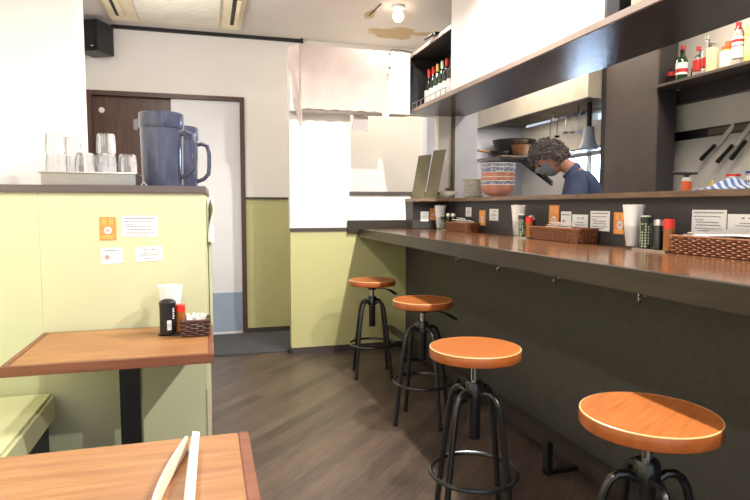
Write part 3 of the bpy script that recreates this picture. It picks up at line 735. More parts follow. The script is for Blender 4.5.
# ------------------------------------------------------------ ledge items
def menu_board(a, b, h, lean, label):
    # a, b base corners (x, y); leaning back towards +x
    ax, ay = a; bx, by = b
    m = MB(); z0 = 1.2625
    d = Vector((bx-ax, by-ay, 0)).normalized(); nrm = Vector((-d.y, d.x, 0))
    if nrm.x < 0: nrm = -nrm
    top = Vector((lean, -lean*.2, h))
    A = Vector((ax, ay, z0)); B = Vector((bx, by, z0)); tk = nrm*.004
    v = [m.bm.verts.new(p) for p in (A, B, B+top, A+top, A+tk, B+tk, B+top+tk, A+top+tk)]
    for q in ((0, 1, 2, 3), (7, 6, 5, 4), (0, 4, 5, 1), (1, 5, 6, 2), (2, 6, 7, 3), (3, 7, 4, 0)): m.bm.faces.new([v[i] for i in q])
    single(m, 'menu_board', 'menub', label, 'menu')
menu_board((1.645, 4.62), (1.702, 4.475), .355, .06, 'left one of two grey-green menu boards leaning on the ledge end')
menu_board((1.706, 4.465), (1.755, 4.33), .385, .07, 'right one of two grey-green menu boards leaning on the ledge end')
def bowl_bm(r, h, t=.003, rim=False):
    m = MB()
    if rim: m.lathe([(r-.004, h-.001), (r-.002, h+.0018), (r+.0012, h+.0015), (r+.0012, h-.003)], seg=40, mi=1)
    return m.lathe([(0, .006), (r*.4, .006), (r*.42, 0), (r*.47, 0), (r*.48, .006), (r*.72, h*.28), (r*.92, h*.65), (r, h), (r-t, h), (r*.88, h*.66), (r*.68, h*.32), (r*.4, .012), (0, .012)], seg=40)
single(bowl_bm(.078, .05), 'rice_bowl', 'ceramic', 'white bowl on the ledge beside the menu boards', 'bowl', (1.98, 4.62-.02, 1.2625)) if False else None
single(bowl_bm(.075, .055), 'rice_bowl', 'ceramic', 'small white bowl on the ledge right of the menu boards', 'bowl', (1.885, 4.40, 1.2625))
single(MB().box(1.93, 1.97, 4.53, 4.57, 1.2625, 1.34).box(1.925, 1.975, 4.525, 4.575, 1.34, 1.35), 'small_container', 'slab', 'small grey container behind the white bowl', 'container', bevel=.002)
pl = None
for i in range(9):
    loc = (1.93, 4.03, 1.2625+i*.0155); n = ['lowest', 'second lowest', 'third from bottom', 'fourth from bottom', 'middle', 'fourth from top', 'third from top', 'second highest', 'topmost'][i]
    lb = 'white plate stacked left of the big bowls, %s in the stack' % n
    if pl is None:
        pl = single(MB().lathe([(0, .004), (.05, .004), (.052, 0), (.058, 0), (.06, .004), (.085, .012), (.088, .015), (.086, .0165), (.06, .008), (0, .008)], seg=36), 'plate', 'ceramic', lb, 'plate', loc, 'stacked white plates')
    else: dup(pl, loc, label=lb)
bw = [('pink', 0, .1, 'salmon pink noodle bowl at the bottom of the bowl stack'), ('bluepat', .026, .1, 'blue and white noodle bowl directly above the bottom bowl'), ('pink', .055, .1, 'salmon noodle bowl, third from the bottom of the bowl stack'),
      ('pink', .088, .1, 'salmon noodle bowl, third from the top of the bowl stack'), ('bluepat', .122, .1, 'blue patterned noodle bowl, second from the top'), ('bluepat', .149, .1, 'topmost blue patterned noodle bowl of the stack')]
bb = None
for mt_, dz, h, lb in bw:
    loc = (2.0, 3.78, 1.2625+dz)
    m = bowl_bm(.122, .088, rim=True)
    o = single(m, 'noodle_bowl', [mt_, 'ceramic'], lb, 'bowl', loc, 'stacked noodle bowls')
# torch, star, cans, cloth
tc = thing('gas_torch', 'kitchen gas torch with black nozzle on an orange-labelled can on the ledge', 'torch', (2.14, 2.21, 1.2625))
MB().lathe([(0, 0), (.021, 0), (.022, .004), (.022, .058), (.012, .07), (0, .07)], seg=24).build('gas_can', 'ceramic', tc, local=True)
MB().lathe([(.0224, .006), (.0224, .052)], seg=24).build('orange_label', 'orangecap', tc, local=True)
MB().lathe([(0, .066), (.011, .066), (.011, .082), (0, .084)], seg=16).tube([(0.02, -.04, .088), (.0, .0, .088), (-.012, .02, .09), (-.03, .052, .093)], [.006, .010, .008, .008], 10).build('torch_head', 'black', tc, local=True)
st = MB(); pts = []
for i in range(10):
    a = PI/2+i*PI/5; q = .024 if i % 2 == 0 else .011; pts.append((q*math.cos(a), q*math.sin(a)))
st.prism(pts, .01, Matrix.Translation((2.17, 2.09, 1.2905)) @ Matrix.Rotation(-PI/2, 4, 'Z') @ Matrix.Rotation(PI/2, 4, 'X')).box(2.165, 2.185, 2.075, 2.105, 1.2625, 1.2715)
single(st, 'star_ornament', 'yellowliq', 'small yellow star ornament between torch and red-lidded tin', 'ornament')
def tin(loc, r, h, lid, label):
    t_ = thing('tin', label, 'tin', loc, 0, 'lidded tins on the ledge')
    MB().lathe(can_prof(r, h), seg=28).build('tin_body', 'steel', t_, local=True)
    MB().lathe([(r+.0004, h*.15), (r+.0004, h*.8)], seg=28).build('label_band', 'paper', t_, local=True)
    MB().lathe([(r+.002, h-.006), (r+.002, h+.004), (0, h+.004)], seg=28).build('lid', lid, t_, local=True)
    m = MB()
    for k in range(7): m.box(-.0006, .0003, -.003, .003, -.006, .006, 0, Matrix.Rotation(PI+k*.3-.9, 4, 'Z') @ Matrix.Translation((r+.0008, 0, h*.5)))
    m.build('label_marks', 'ink', t_, local=True)
tin((2.145, 1.965, 1.2625), .026, .068, 'red', 'tin with a red lid on the ledge, left of the blue-lidded tin')
tin((2.145, 1.86, 1.2625), .035, .075, 'bluelid', 'tin with a blue lid on the ledge at the right frame edge')
single(MB().grid(lambda u, v: (1.93+.14*u, 1.72+.26*v, 1.266+.036*math.exp(-((u-.6)**2+(v-.5)**2)*6)*(1+.3*math.sin(v*11+u*4))), 14, 20, thick=.003), 'striped_cloth', 'stripe', 'blue and white striped cloth crumpled on the ledge before the tins', 'cloth')

# ------------------------------------------------------------ kitchen
hd = thing('range_hood', 'long stainless range hood with a dark underside over the kitchen', 'hood', (3.3, 5.1, 2.08))
MB().box(2.99, 3.0, 4.15, 6.19, 2.08, 2.45).box(2.99, 3.595, 4.14, 4.15, 2.08, 2.45).box(3.0, 3.595, 4.15, 6.19, 2.44, 2.45).build('hood_shell', 'steelw', hd, smooth=False)
MB().box(2.985, 3.02, 4.135, 6.19, 2.075, 2.083).box(3.0, 3.595, 4.15, 6.19, 2.12, 2.13).build('underside', 'darksteel', hd, smooth=False)  # underside in a darker, browner steel than the shell
ku = thing('tall_kitchen_cabinet', 'tall brown-grey cabinet behind the cook with a dark edge', 'cabinet', (3.3, 3.8, 0))
MB().box(3.115, 3.27, 3.50, 4.13, 0, 2.6).build('cabinet_body', 'cabdark', ku, smooth=False)
MB().box(3.10, 3.115, 3.50, 4.055, .05, 2.6).build('cabinet_door', 'cabbrown', ku, smooth=False)
single(MB().box(3.275, 3.359, 3.655, 3.78, 0, 2.6), 'kitchen_post', 'cabdark', 'dark upright post between the tall cabinet and the white kitchen wall', 'post', smooth=False)
sh = thing('bottle_shelf', 'dark wall shelf carrying the liquor bottles at the upper right', 'shelf', (3.2, 2.6, 2.03))
MB().box(3.08, 3.359, 1.3, 3.498, 2.035, 2.055).build('shelf_board', 'cabbrown', sh, bevel=.002)
MB().box(3.30, 3.359, 1.3, 3.655, 1.935, 2.035).build('wall_cleat', 'cabdark', sh)
SZ = 2.0555
def bottle(loc, label, prof, body, extras=(), cat='bottle', name='liquor_bottle'):
    b = thing(name, label, cat, loc, 0, 'bottles on the kitchen shelf')
    MB().lathe(prof, seg=24).build('bottle_body', body, b, local=True)
    for nm, pr, mt_ in extras: MB().lathe(pr, seg=24).build(nm, mt_, b, local=True)
    return b
def bp(r, h, sh_=.6, nr=.012):
    return [(0, 0), (r, 0), (r, h*sh_), (r*.8, h*(sh_+.08)), (nr, h*(sh_+.18)), (nr, h), (0, h)]
def capx(z, h, r, m): return ('cap', [(r, z-.02), (r, z), (0, z+.001)], m)
X = 3.18
bottle((X, 3.46, SZ), 'short dark red bottle at the left end of the shelf', [(0, 0), (.029, 0), (.029, .075), (.012, .095), (.012, .1), (0, .1)], 'redlabel', [('label', [(.0295, .02), (.0295, .06)], 'darkglass'), capx(.112, .02, .014, 'black')])
bottle((X+.03, 3.39, SZ), 'tall clear bottle with red cap behind the green bottle', bp(.032, .25), 'glass', [('label', [(.0325, .03), (.0325, .14)], 'paper'), ('cap', [(.014, .225), (.014, .255), (0, .256)], 'redlabel')])
bottle((X-.03, 3.335, SZ), 'dark green liqueur bottle with a white and red label', bp(.038, .205, .66), 'greenglass', [('label', [(.0385, .04), (.0385, .12)], 'paper'), ('label_mark', [(.039, .055), (.039, .08)], 'redlabel'), ('cap', [(.014, .185), (.014, .21), (0, .211)], 'darkglass')])
bottle((X+.02, 3.285, SZ), 'very small dark bottle right of the green liqueur bottle', bp(.015, .08), 'darkglass')
bottle((X, 3.225, SZ), 'clear bottle with red label and red cap', bp(.034, .195), 'glass', [('liquid_label', [(.0345, .045), (.0345, .115)], 'redlabel'), ('cap', [(.015, .18), (.015, .205), (0, .206)], 'redlabel')])
bottle((X, 3.155, SZ), 'clear bottle with a red band, right of the red-capped one', bp(.034, .25), 'glass', [('liquid_label', [(.0345, .055), (.0345, .115)], 'redlabel'), ('cap', [(.014, .235), (.014, .255), (0, .256)], 'steel')])
bottle((X-.02, 3.095, SZ), 'round-shouldered cream-coloured bottle with a steel cap', [(0, 0), (.034, 0), (.035, .15), (.031, .165), (0, .165)], 'creamliq', [('cap', [(.032, .16), (.033, .178), (.02, .19), (0, .192)], 'steel')])
bottle((X, 2.995, SZ), 'squat bottle with an orange screw cap and white label', [(0, 0), (.042, 0), (.043, .11), (.036, .13), (0, .13)], 'yellowliq', [('label', [(.0435, .02), (.0435, .115)], 'paper'), ('cap', [(.038, .12), (.038, .145), (.018, .152), (.016, .178), (0, .18)], 'orangecap')])
bottle((X-.02, 2.905, SZ), 'clear gin bottle with white label, red band and red cap', bp(.034, .265, .74, .013), 'glass', [('label', [(.0345, .05), (.0345, .175)], 'paper'), ('label_band', [(.035, .145), (.035, .162)], 'redlabel'), ('label_mark', [(.035, .12), (.035, .128)], 'ink'), ('cap', [(.0155, .22), (.0155, .268), (0, .269)], 'redlabel')])
bottle((X, 2.83, SZ), 'pale yellow bottle at the right end of the shelf in view', bp(.037, .27, .8, .014), 'yellowliq', [('label', [(.0375, .05), (.0375, .16)], 'creamliq'), ('cap', [(.016, .25), (.016, .275), (0, .276)], 'ceramic')])
# characters on white labels: small dark marks
# knife rack and knives
kr = thing('knife_rack', 'long magnetic knife strip on the white kitchen wall', 'rack', (3.35, 3.0, 1.71))
MB().box(3.345, 3.3595, 1.6, 3.65, 1.678, 1.742).build('strip', 'bmetal', kr, bevel=.001)
MB().box(3.342, 3.345, 1.6, 3.28, 1.69, 1.728).build('steel_face', 'darksteel', kr)
def knife(h0, h1, tip, label):
    k = thing('kitchen_knife', label, 'knife', (3.335, h0[0], h0[1]), 0, 'kitchen knives on the magnetic strip')
    a = Vector((3.330, *h0)); b = Vector((3.330, *h1)); c_ = Vector((3.330, *tip))
    MB().tube([a, a.lerp(b, .5), b], [.016, .013, .013], 8).build('handle', 'black', k)
    m = MB(); d = (c_-b).normalized(); n_ = Vector((0, -d.z, d.y))*1; tk = Vector((.002, 0, 0))
    ps = (b-n_*.012, b+n_*.026, b.lerp(c_, .75)+n_*.024, c_-n_*.008)
    m.prism([(p.y, p.z) for p in ps], .002, Matrix(((0, 0, 1, 3.3395), (1, 0, 0, 0), (0, 1, 0, 0), (0, 0, 0, 1))))
    m.build('blade', 'bladesteel', k, smooth=False)
knife((3.319, 1.525), (3.206, 1.614), (3.06, 1.755), 'left of the three black-handled knives on the strip')
knife((3.18, 1.497), (3.068, 1.60), (2.92, 1.75), 'middle of the three black-handled knives on the strip')
knife((3.074, 1.509), (2.969, 1.616), (2.80, 1.79), 'right of the three black-handled knives on the strip, longest blade')

# pan shelf, pans
sf = thing('pan_shelf', 'small wire shelf on the far kitchen wall under the pans', 'shelf', (3.2, 5.7, 1.72))
m = MB().tube([(2.93, 5.47, 1.717), (3.57, 5.47, 1.717), (3.57, 6.18, 1.717), (2.93, 6.18, 1.717)], .006, 6, True)
for k in range(9): m.tube([(2.97+.07*k, 5.47, 1.717), (2.97+.07*k, 6.18, 1.717)], .003, 5)
m.build('wire_frame', 'darksteel', sf)
def pan(name, loc, r, h, mt_, hl, ha, label, hm='black', hz=.7, up=.02):
    p = thing(name, label, 'pan', loc)
    MB().lathe([(0, 0), (r*.6, 0), (r*.85, h*.35), (r, h), (r-.004, h), (r*.82, h*.38), (r*.58, .004), (0, .004)], seg=36).build('pan_body', mt_, p, local=True)
    c, s = math.cos(ha), math.sin(ha)
    MB().tube([(r*.92*c, r*.92*s, h*hz), ((r+hl*.5)*c, (r+hl*.5)*s, h*hz+up*.6), ((r+hl)*c, (r+hl)*s, h*hz+up)], [.009, .011, .013], 8).build('handle', hm, p, local=True)
    return p
pan('frying_pan', (2.99, 5.64, 1.724), .11, .055, 'oven', .16, R(185), 'black frying pan with a dark handle pointing left', 'copper')
pan('saucepan', (3.215, 5.56, 1.724), .105, .12, 'copper', .16, R(-60), 'worn copper-brown saucepan in front of the wok')
pan('wok', (3.33, 5.92, 1.724), .24, .21, 'oven', .12, R(-110), 'large blackened wok behind the saucepan on the wire shelf')
pan('small_pan', (3.205, 5.55, 1.846), .075, .05, 'darksteel', .12, R(70), 'small dull metal pan resting on the saucepan')
# dark slanting splash plate, made a shelf part though it braces nothing
single(MB().tube([(3.15, 5.42, 1.70), (3.42, 5.30, 1.55)], .02, 8).box(3.40, 3.46, 5.27, 5.33, 1.50, 1.56), 'hanging_paddle', 'oven', 'dark iron paddle hanging diagonally below the pan shelf', 'utensil') if False else None
br_ = MB(); P0 = Vector((3.02, 5.46, 1.70)); 
br_.prism([(5.78, 1.70), (5.62, 1.70), (5.12, 1.40), (5.12, 1.45)], .02, Matrix(((0, 0, 1, 3.30), (1, 0, 0, 0), (0, 1, 0, 0), (0, 0, 0, 1))))
br_.build('slanting_splash_plate', 'oven', sf, smooth=False)
# utensil rail
ur = thing('utensil_rail', 'pale blue utensil rail under the hood', 'rail', (3.3, 4.9, 2.0))
MB().box(3.29, 3.31, 4.62, 5.6, 2.03, 2.055).build('rail_bar', 'railblue', ur)
MB().tube([(3.3, 5.1, 2.055), (3.3, 5.1, 2.12)], .008, 6).tube([(3.3, 4.7, 2.055), (3.3, 4.7, 2.12)], .008, 6).build('hanger', 'darksteel', ur)
us = [(5.12, .2, 'oven', 'dark ladle hanging at the left end of the utensil rail'), (5.0, .18, 'oven', 'black turner hanging on the utensil rail'), (4.86, .16, 'steel', 'steel ladle at the middle of the utensil rail'), (4.76, .17, 'steel', 'steel spoon right of the middle of the utensil rail'), (4.66, .18, 'plasticw', 'pale ladle beside the hanging funnel')]
for y, L, mt_, lb in us:
    u = thing('ladle', lb, 'utensil', (3.28, y, 2.03), 0, 'utensils hanging from the rail')
    MB().tube([(3.300, y, 2.0585), (3.287, y, 2.057), (3.2845, y, 2.04), (3.277, y, 2.02), (3.275, y, 2.03-L+.04)], .004, 6).build('handle', mt_, u)
    MB().lathe([(0, -.022), (.018, -.018), (.028, 0), (.026, 0), (.017, -.015), (0, -.019)], (3.275, y, 2.03-L+.03)).build('scoop', mt_, u)
fn = thing('duct_funnel', 'milky blue flared funnel hanging from a dark pipe by the window', 'funnel', (3.3, 4.54, 1.7))
MB().lathe([(0, 1.90), (.022, 1.90), (.022, 2.119), (0, 2.119)], (3.3, 4.54, 0), 20).build('pipe', 'cabdark', fn)
MB().lathe([(.028, 1.91), (.045, 1.90), (.05, 1.83), (.062, 1.77), (.088, 1.715), (.084, 1.712), (.058, 1.765), (.046, 1.83), (.04, 1.895), (.02, 1.90)], (3.3, 4.54, 0), 28).build('flared_cone', 'plasticw', fn)
single(MB().box(3.40, 3.6, 4.2, 5.4, 1.725, 1.74), 'window_shelf', 'ledge', 'thin wooden shelf above the kitchen window', 'shelf')

# ------------------------------------------------------------ header cloth, outlet, lamp, speaker, air conditioner
cl = thing('draped_cloth', 'large beige cloth draped over the white beam above the green wall', 'cloth', (1.0, 4.49, 2.42))
def front(u, v):
    x = .70+.69*u; wv = .006*math.sin(x*34+v*2)+.005*noise.noise(Vector((x*7, v*3, 0)))
    z = 2.425-.485*v-.016*u*(1-v)+.008*math.sin(x*60)*v*.5
    return (x, 4.488-.006*v+wv*v-.004, z)
MB().grid(front, 60, 24, thick=.004).build('front_fall', 'cloth', cl)
MB().grid(lambda u, v: (.70+.69*u, 4.486+.16*v, 2.427+.002*math.sin(u*20)-.016*u*(1-v)*(1-v)), 30, 4, thick=.004).build('top_fold', 'cloth', cl)
def flap(u, v):
    # droops around the left end
    a = u
    x = .70-.085*a*(1-.25*v)+.06*v*a*v+.012*math.sin(v*9+a*4)*v
    return (x, 4.484+.10*a+.012*math.sin(v*7+a*5), 2.425-.05*a*a-(.63-.2*a)*v)
MB().grid(flap, 12, 26, thick=.004).build('left_flap', 'cloth', cl)
single(MB().grid(lambda u, v: (1.14+.125*u+.004*math.sin(v*6), 4.60+.006*math.sin(u*9), 1.934-.125*v-.012*u), 8, 8, thick=.005), 'small_towel', 'gcloth', 'small grey cloth hanging below the beam at the opening', 'towel')
ob = thing('wall_outlet', 'beige outlet box with cable on the beam beside the draped cloth', 'outlet', (1.405, 4.5, 2.3))
MB().box(1.39, 1.425, 4.475, 4.499, 2.24, 2.38).build('box_body', 'beigebox', ob, bevel=.002)
MB().box(1.40, 1.415, 4.470, 4.475, 2.275, 2.295).build('plug', 'black', ob)
MB().tube([(1.408, 4.47, 2.28), (1.395, 4.45, 2.2), (1.395, 4.46, 2.05), (1.375, 4.46, 1.95)], .003, 5).build('cord', 'ceramic', ob)
MB().tube([(1.40, 4.48, 2.38), (1.42, 4.46, 2.425), (1.5, 4.49, 2.435), (1.60, 4.49, 2.425)], .004, 5).build('cable', 'black', ob)
hp = [(0, -.035), (.03, 0), (.028, .02), (.012, .026), (0, .014), (-.012, .026), (-.028, .02), (-.03, 0)]
single(MB().prism(hp, .008, Matrix.Translation((1.372, 4.468, 1.915)) @ Matrix.Rotation(PI/2, 4, 'X')), 'heart_ornament', 'ceramic', 'white heart ornament dangling at the cloth corner', 'ornament', bevel=.002)
lp = thing('ceiling_spotlight', 'bright round ceiling spotlight near the brown stain', 'lamp', (1.46, 4.42, ZC))
MB().lathe([(0, ZC-.001), (.055, ZC-.001), (.05, ZC-.02), (.02, ZC-.03), (.02, ZC-.05), (0, ZC-.05)], (1.46, 4.42, 0)).build('lamp_base', 'ceramic', lp)
MB().lathe([(0, -.045), (.02, -.042), (.036, -.028), (.042, -.006), (.036, .018), (.022, .03), (0, .03)], (1.46, 4.42, ZC-.075)).build('bulb', 'bulb', lp)
single(MB().tube([(1.315, 4.40, ZC-.006), (1.30, 4.69, ZC-.006)], .005, 6), 'ceiling_cable', 'dtrim', 'short dark cable on the ceiling left of the spotlight', 'cable')
sp = thing('wall_speaker', 'black loudspeaker high in the corner above the door', 'speaker', (-.85, 5.4, 2.5))
mt = Matrix.Translation((-.865, 5.40, 2.59)) @ Matrix.Rotation(R(-28), 4, 'Z')
MB().box(-.10, .10, -.11, .11, -.13, .12, 0, mt).build('speaker_cabinet', 'black', sp, bevel=.006)
MB().box(-.088, .088, -.118, -.11, -.115, .105, 0, mt).build('grille', 'oven', sp, bevel=.003)
MB().box(.05, .075, -.122, -.118, -.10, -.09, 0, mt).build('badge', 'chrome', sp)
MB().box(-.92, -.80, 5.50, 5.55, 2.58, 2.66).build('wall_mount', 'black', sp)
ac = thing('ceiling_air_conditioner', 'aged cream cassette air conditioner in the ceiling', 'air conditioner', (-.2, 4.85, ZC))
MB().box(-.73, .315, 4.35, 5.30, ZC-.035, ZC-.0005).build('outer_panel', 'acbeige', ac, bevel=.015, bseg=3)
MB().box(-.50, .135, 4.50, 5.21, ZC-.048, ZC-.03).build('intake_grille', 'acgrille', ac, bevel=.003)
m = MB()
for k in range(22): m.box(-.49, .125, 4.52+k*.031, 4.53+k*.031, ZC-.051, ZC-.047)
m.build('grille_slats', 'acgrille', ac)
for x0, x1 in ((-.665, -.60), (.215, .275)):
    MB().box(x0, x1, 4.50, 5.15, ZC-.037, ZC-.034).build('air_slot', 'oven', ac)
    MB().box(x0+.03, x1+.004, 4.50, 5.15, ZC-.052, ZC-.046, 0).build('louvre', 'acbeige', ac, bevel=.002)

# ------------------------------------------------------------ the cook
def skin_mesh(verts, edges, radii, root, name, mt_, parent, sub=2, disp=0):
    me = bpy.data.meshes.new(name); me.from_pydata([Vector(v) for v in verts], edges, []); o = bpy.data.objects.new(name, me); COL.objects.link(o)
    sk = o.modifiers.new('s', 'SKIN'); sk.use_smooth_shade = True
    for i, d in enumerate(me.skin_vertices[0].data):
        rr_ = radii[i]; d.radius = rr_ if isinstance(rr_, tuple) else (rr_, rr_); d.use_root = (i == root)
    o.modifiers.new('u', 'SUBSURF').levels = sub; o.modifiers['u'].render_levels = sub
    dg = bpy.context.evaluated_depsgraph_get(); dg.update()
    nm = bpy.data.meshes.new_from_object(o.evaluated_get(dg)); bpy.data.objects.remove(o)
    for p in nm.polygons: p.use_smooth = True
    nm.materials.clear(); nm.materials.append(M[mt_])
    r = bpy.data.objects.new(name, nm); COL.objects.link(r); r.parent = parent
    return r
ck = thing('person', 'cook with curly greying hair, grey face mask and navy shirt, head bowed behind the ledge', 'person', (2.545, 3.545, 0), math.atan2(.50, -.86))
HC = Vector((.235, 0, 1.535))     # head centre, local; faces +x, bowed
V = [(0, 0, .92), (-.02, 0, 1.08), (-.02, 0, 1.22), (.0, 0, 1.34), (.05, 0, 1.43), (.125, 0, 1.485), (.20, 0, 1.53),
     (0, .10, .86), (.02, .11, .48), (0, .12, .08), (.13, .13, .035), (0, -.10, .86), (.02, -.11, .48), (0, -.12, .08), (.13, -.13, .035),
     (.04, .17, 1.375), (.10, .23, 1.13), (.30, .15, 1.04), (.38, .13, 1.03), (.04, -.17, 1.375), (.10, -.23, 1.13), (.30, -.15, 1.04), (.38, -.13, 1.03)]
E = [(0, 1), (1, 2), (2, 3), (3, 4), (4, 5), (5, 6), (0, 7), (7, 8), (8, 9), (9, 10), (0, 11), (11, 12), (12, 13), (13, 14), (3, 15), (15, 16), (16, 17), (17, 18), (3, 19), (19, 20), (20, 21), (21, 22)]
RD = [(.14, .11), (.13, .10), (.13, .10), (.10, .075), .058, .055, .058, .085, .055, .04, .035, .085, .055, .04, .035, .04, .042, .030, .024, .04, .042, .030, .024]
nv = len(V)
for s in (1, -1):     # five fingers per hand, curled
    w_ = 18 if s == 1 else 22; wx, wy, wz = V[w_]
    pi_ = len(V); V.append((wx+.05, wy, wz-.01)); RD.append(.022); E.append((w_, pi_))
    for k, (dy, L) in enumerate(((-.024, .068), (-.008, .078), (.008, .074), (.024, .058))):
        a = len(V); V.append((wx+.085, wy+dy, wz-.012)); V.append((wx+.085+L*.5, wy+dy*1.15, wz-.03)); V.append((wx+.085+L*.75, wy+dy*1.15, wz-.06))
        RD += [.009, .0085, .0075]; E += [(pi_, a), (a, a+1), (a+1, a+2)]
    a = len(V); V.append((wx+.045, wy-s*.03, wz-.015)); V.append((wx+.075, wy-s*.042, wz-.035)); RD += [.010, .0085]; E += [(pi_, a), (a, a+1)]
body = skin_mesh(V, E, RD, 0, 'body', 'skin', ck)
# head with face, bowed about 35 degrees, merged into the body mesh
hm = bmesh.new(); bmesh.ops.create_icosphere(hm, subdivisions=5, radius=1)
def facef(p):
    x, y, z = p; sx, sy, sz = .100, .078, .118
    q = Vector((x*sx, y*sy, z*sz))
    if x > 0:                                     # jaw taper, nose, brows, sockets, lips
        q.y *= 1-.28*max(0, -z)*x; q.x *= 1+.04*max(0, -z)
        q.x += .026*math.exp(-((y/.16)**2+((z+.14)/.20)**2))*(1 if z < .2 else .5)
        q.x += .007*math.exp(-((z-.16)/.10)**2)*math.exp(-(y/.7)**2)
        for s in (1, -1): q.x -= .011*math.exp(-(((y-s*.38)/.2)**2+((z-.0)/.11)**2))
        q.x += .008*math.exp(-((y/.3)**2+((z+.48)/.08)**2))-.004*math.exp(-((y/.35)**2+((z+.54)/.03)**2))
        q.x += .010*math.exp(-((y/.35)**2+((z+.85)/.16)**2))
    else:
        q.x *= 1.06
    return q
for v_ in hm.verts: v_.co = facef(v_.co.copy())
HM = Matrix.Translation(HC) @ Matrix.Rotation(R(38), 4, 'Y')
for v_ in hm.verts: v_.co = HM @ v_.co
# ears
def addm(src_mb):
    tmp = bpy.data.meshes.new('t'); src_mb.bm.to_mesh(tmp); hm.from_mesh(tmp); bpy.data.meshes.remove(tmp)
for s in (1, -1):
    e = MB(); pts = []
    for i in range(14):
        a = -2.2+i*.36; pts.append(HM @ Vector((-.008+.016*math.cos(a), s*(.079+.006*math.sin(a*.5)), -.01+.030*math.sin(a))))
    e.tube(pts, .0055, 8)
    e.lathe([(0, -.004), (.013, 0), (0, .004)], mat=HM @ Matrix.Translation((-.008, s*.080, -.01)) @ Matrix.Rotation(PI/2, 4, 'X') @ Matrix.Diagonal((1, 1.8, 1, 1)))
    addm(e)
hm.from_mesh(body.data); hm.to_mesh(body.data); hm.free()
for p in body.data.polygons: p.use_smooth = True
hd_ = MB()
for s in (1, -1): hd_.lathe([(0, -.011), (.008, -.008), (.011, 0), (.008, .008), (0, .011)], mat=HM @ Matrix.Translation((.083, s*.030, -.002)))
hd_.build('eyes', 'darkglass', ck, local=True)
# mask
mk = MB()
def maskf(u, v):
    y = -1+2*u; zz = -.06-.90*v
    a = y*1.25; rr_ = math.sqrt(max(.06, 1-zz*zz))
    q = facef(Vector((math.cos(a)*rr_, math.sin(a)*rr_, zz)))
    q.x += .004+.004*math.exp(-(y/.5)**2)*math.sin(PI*min(1, v*1.05+.08)); q.y *= 1.06; q.z -= .004*v
    return HM @ q
mk.grid(maskf, 20, 10, thick=.002)
for s in (1, -1): mk.tube([HM @ Vector((.045, s*.078, -.03)), HM @ Vector((0, s*.085, .012)), HM @ Vector((-.022, s*.083, -.01))], .0015, 5)
mk.build('face_mask', 'mask', ck, local=True)
# curly hair
hr = MB(); rr = random.Random(9)
bmesh.ops.create_icosphere(hr.bm, subdivisions=4, radius=1)
kill = []
for v_ in hr.bm.verts:
    x, y, z = v_.co
    if x > .35 and z < .26 or z < -.45 or (x > -.05 and z < -.02 and abs(y) > .5): kill.append(v_)
    n_ = noise.noise(v_.co*3.5)*.14+noise.noise(v_.co*8)*.08
    q = facef(v_.co.copy())*(1.16+n_)
    q.z += .012*max(0, z)
    v_.co = HM @ q
bmesh.ops.delete(hr.bm, geom=kill, context='VERTS')
for i in range(620):
    a = rr.uniform(0, 2*PI); z = rr.uniform(-.45, 1); q = math.sqrt(max(0, 1-z*z)); x, y = q*math.cos(a), q*math.sin(a)
    if (x > .35 and z < .22) or (x > -.05 and z < .05 and abs(y) > .4): continue
    p = facef(Vector((x, y, z)))*rr.uniform(1.14, 1.34); n_ = Vector((x, y, z)).normalized()
    t1 = n_.orthogonal().normalized(); t2 = n_.cross(t1); ph = rr.uniform(0, 6.28); cr = rr.uniform(.007, .013)
    pts = [HM @ (p+t1*cr*math.cos(ph+k*.9)+t2*cr*math.sin(ph+k*.9)+n_*(.0025*k-.01)) for k in range(7)]
    hr.tube(pts, [.0045, .006, .006, .0055, .005, .004, .002], 5)
hr.build('hair', 'hair', ck, local=True, angle=80)
# shirt: torso, sleeves, collar
SV = [(0, 0, .90), (-.02, 0, 1.06), (-.02, 0, 1.22), (-.005, 0, 1.33), (.03, 0, 1.425), (.04, .18, 1.375), (.10, .235, 1.13), (.27, .16, 1.055), (.04, -.18, 1.375), (.10, -.235, 1.13), (.27, -.16, 1.055)]
SE = [(0, 1), (1, 2), (2, 3), (3, 4), (3, 5), (5, 6), (6, 7), (3, 8), (8, 9), (9, 10)]
SR = [(.175, .15), (.17, .15), (.18, .155), (.17, .145), (.095, .08), .085, .066, .052, .085, .066, .052]
skin_mesh(SV, SE, SR, 0, 'shirt', 'shirt', ck)
MB().lathe([(.062, 0), (.072, .012), (.070, .048), (.063, .052), (.060, .02), (.058, 0)], mat=Matrix.Translation((.06, 0, 1.425)) @ Matrix.Rotation(R(48), 4, 'Y'), seg=28).build('collar', 'shirt', ck, local=True)
TV = [(0, 0, .92), (0, .10, .82), (.02, .11, .48), (0, .12, .10), (0, -.10, .82), (.02, -.11, .48), (0, -.12, .10)]
skin_mesh(TV, [(0, 1), (1, 2), (2, 3), (0, 4), (4, 5), (5, 6)], [(.16, .13), .10, .075, .06, .10, .075, .06], 0, 'trousers', 'apronc', ck)
m = MB()
for s in (1, -1): m.box(-.06, .20, s*.125-.045, s*.125+.045, 0, .085)
m.build('shoes', 'black', ck, local=True, bevel=.02, bseg=3)

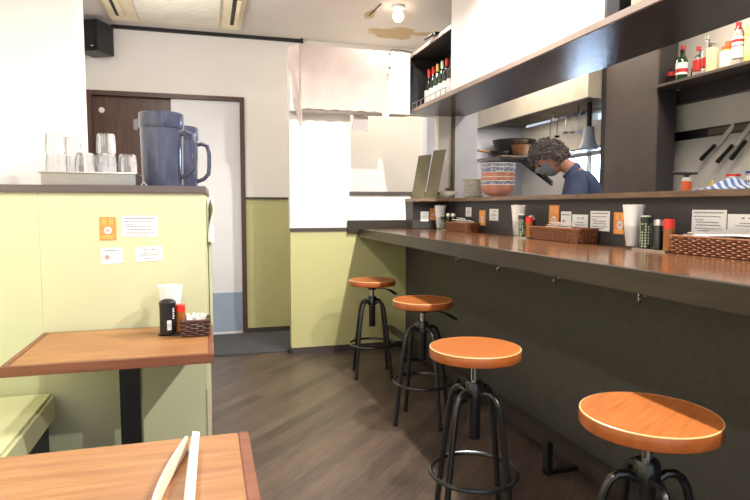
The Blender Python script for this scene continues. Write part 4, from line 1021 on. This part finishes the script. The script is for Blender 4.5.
# ------------------------------------------------------------ lights
def light(kind, name, loc, energy, color, size=.05, rot=(0, 0, 0), sy=None, spot=None):
    l = bpy.data.lights.new(name, kind); l.energy = energy; l.color = color
    if kind == 'AREA':
        l.shape = 'RECTANGLE'; l.size = size; l.size_y = sy or size
    elif kind in ('POINT', 'SPOT'): l.shadow_soft_size = size
    if kind == 'SPOT': l.spot_size = spot or R(120); l.spot_blend = .3
    o = bpy.data.objects.new(name, l); COL.objects.link(o); o.location = loc; o.rotation_euler = rot
    return o
WARM = (1, .945, .885)
LK = 1.0
for x, y, e in ((1.42, 4.22, 12), (1.52, 2.7, 170), (1.52, 1.1, 150), (1.52, -.6, 140)):
    light('SPOT', 'spot_lamp', (x, y, ZC-.17), e*LK, WARM, .025, (0, 0, 0), spot=R(168))
for y, e in ((1.35, 56), (-.3, 40)):
    light('SPOT', 'table_lamp', (-.38, y, ZC-.1), e*LK, WARM, .03, (0, 0, 0), spot=R(168))
light('AREA', 'window_daylight', (.5, -1.95, 1.6), 30, (.80, .90, 1), 2.7, (R(-90), 0, 0), 1.5)
light('AREA', 'kitchen_lamp', (2.75, 4.6, ZC-.03), 22, (1, .88, .74), .3, (0, 0, 0), 1.2)
light('AREA', 'kitchen_lamp', (2.75, 2.5, ZC-.03), 27, (1, .88, .74), .3, (0, 0, 0), 1.2)
light('AREA', 'hood_fill', (3.15, 5.5, 2.10), 6, (1, .88, .72), .2, (0, 0, 0), .8)  # unseen fill added under the hood to lift the far kitchen wall
light('AREA', 'kitchen_window_daylight', (3.72, 5.03, 1.55), 30, (.5, .68, 1), .4, (0, R(90), 0), .6)
light('POINT', 'hall_fill', (-.25, 4.1, 2.40), 20, (1, .96, .93), .12)  # added fill with no fixture, brightens the door wall and ceiling
light('AREA', 'hall_fill', (1.5, 5.15, ZC-.03), 8, (1, .86, .68), .3, (0, 0, 0), .3)

wd = bpy.data.worlds.new('world'); scene.world = wd; wd.use_nodes = True
wd.node_tree.nodes['Background'].inputs['Color'].default_value = (.62, .80, 1, 1)
wd.node_tree.nodes['Background'].inputs['Strength'].default_value = 1.5

# ------------------------------------------------------------ camera
F = 582; pitch = math.atan(44/F); yaw = math.atan(168*math.cos(pitch)/F)
cd = bpy.data.cameras.new('camera'); cam = bpy.data.objects.new('camera', cd); COL.objects.link(cam)
cd.sensor_width = 36; cd.lens = F/750*36; cd.clip_start = .02
cam.location = (0, 0, 1.2); cam.rotation_euler = (PI/2-pitch, 0, -yaw)
scene.camera = cam
vs = scene.view_settings
vs.view_transform = 'Standard'; vs.look = 'None'; vs.gamma = 1; vs.use_curve_mapping = False; vs.exposure = 0.25
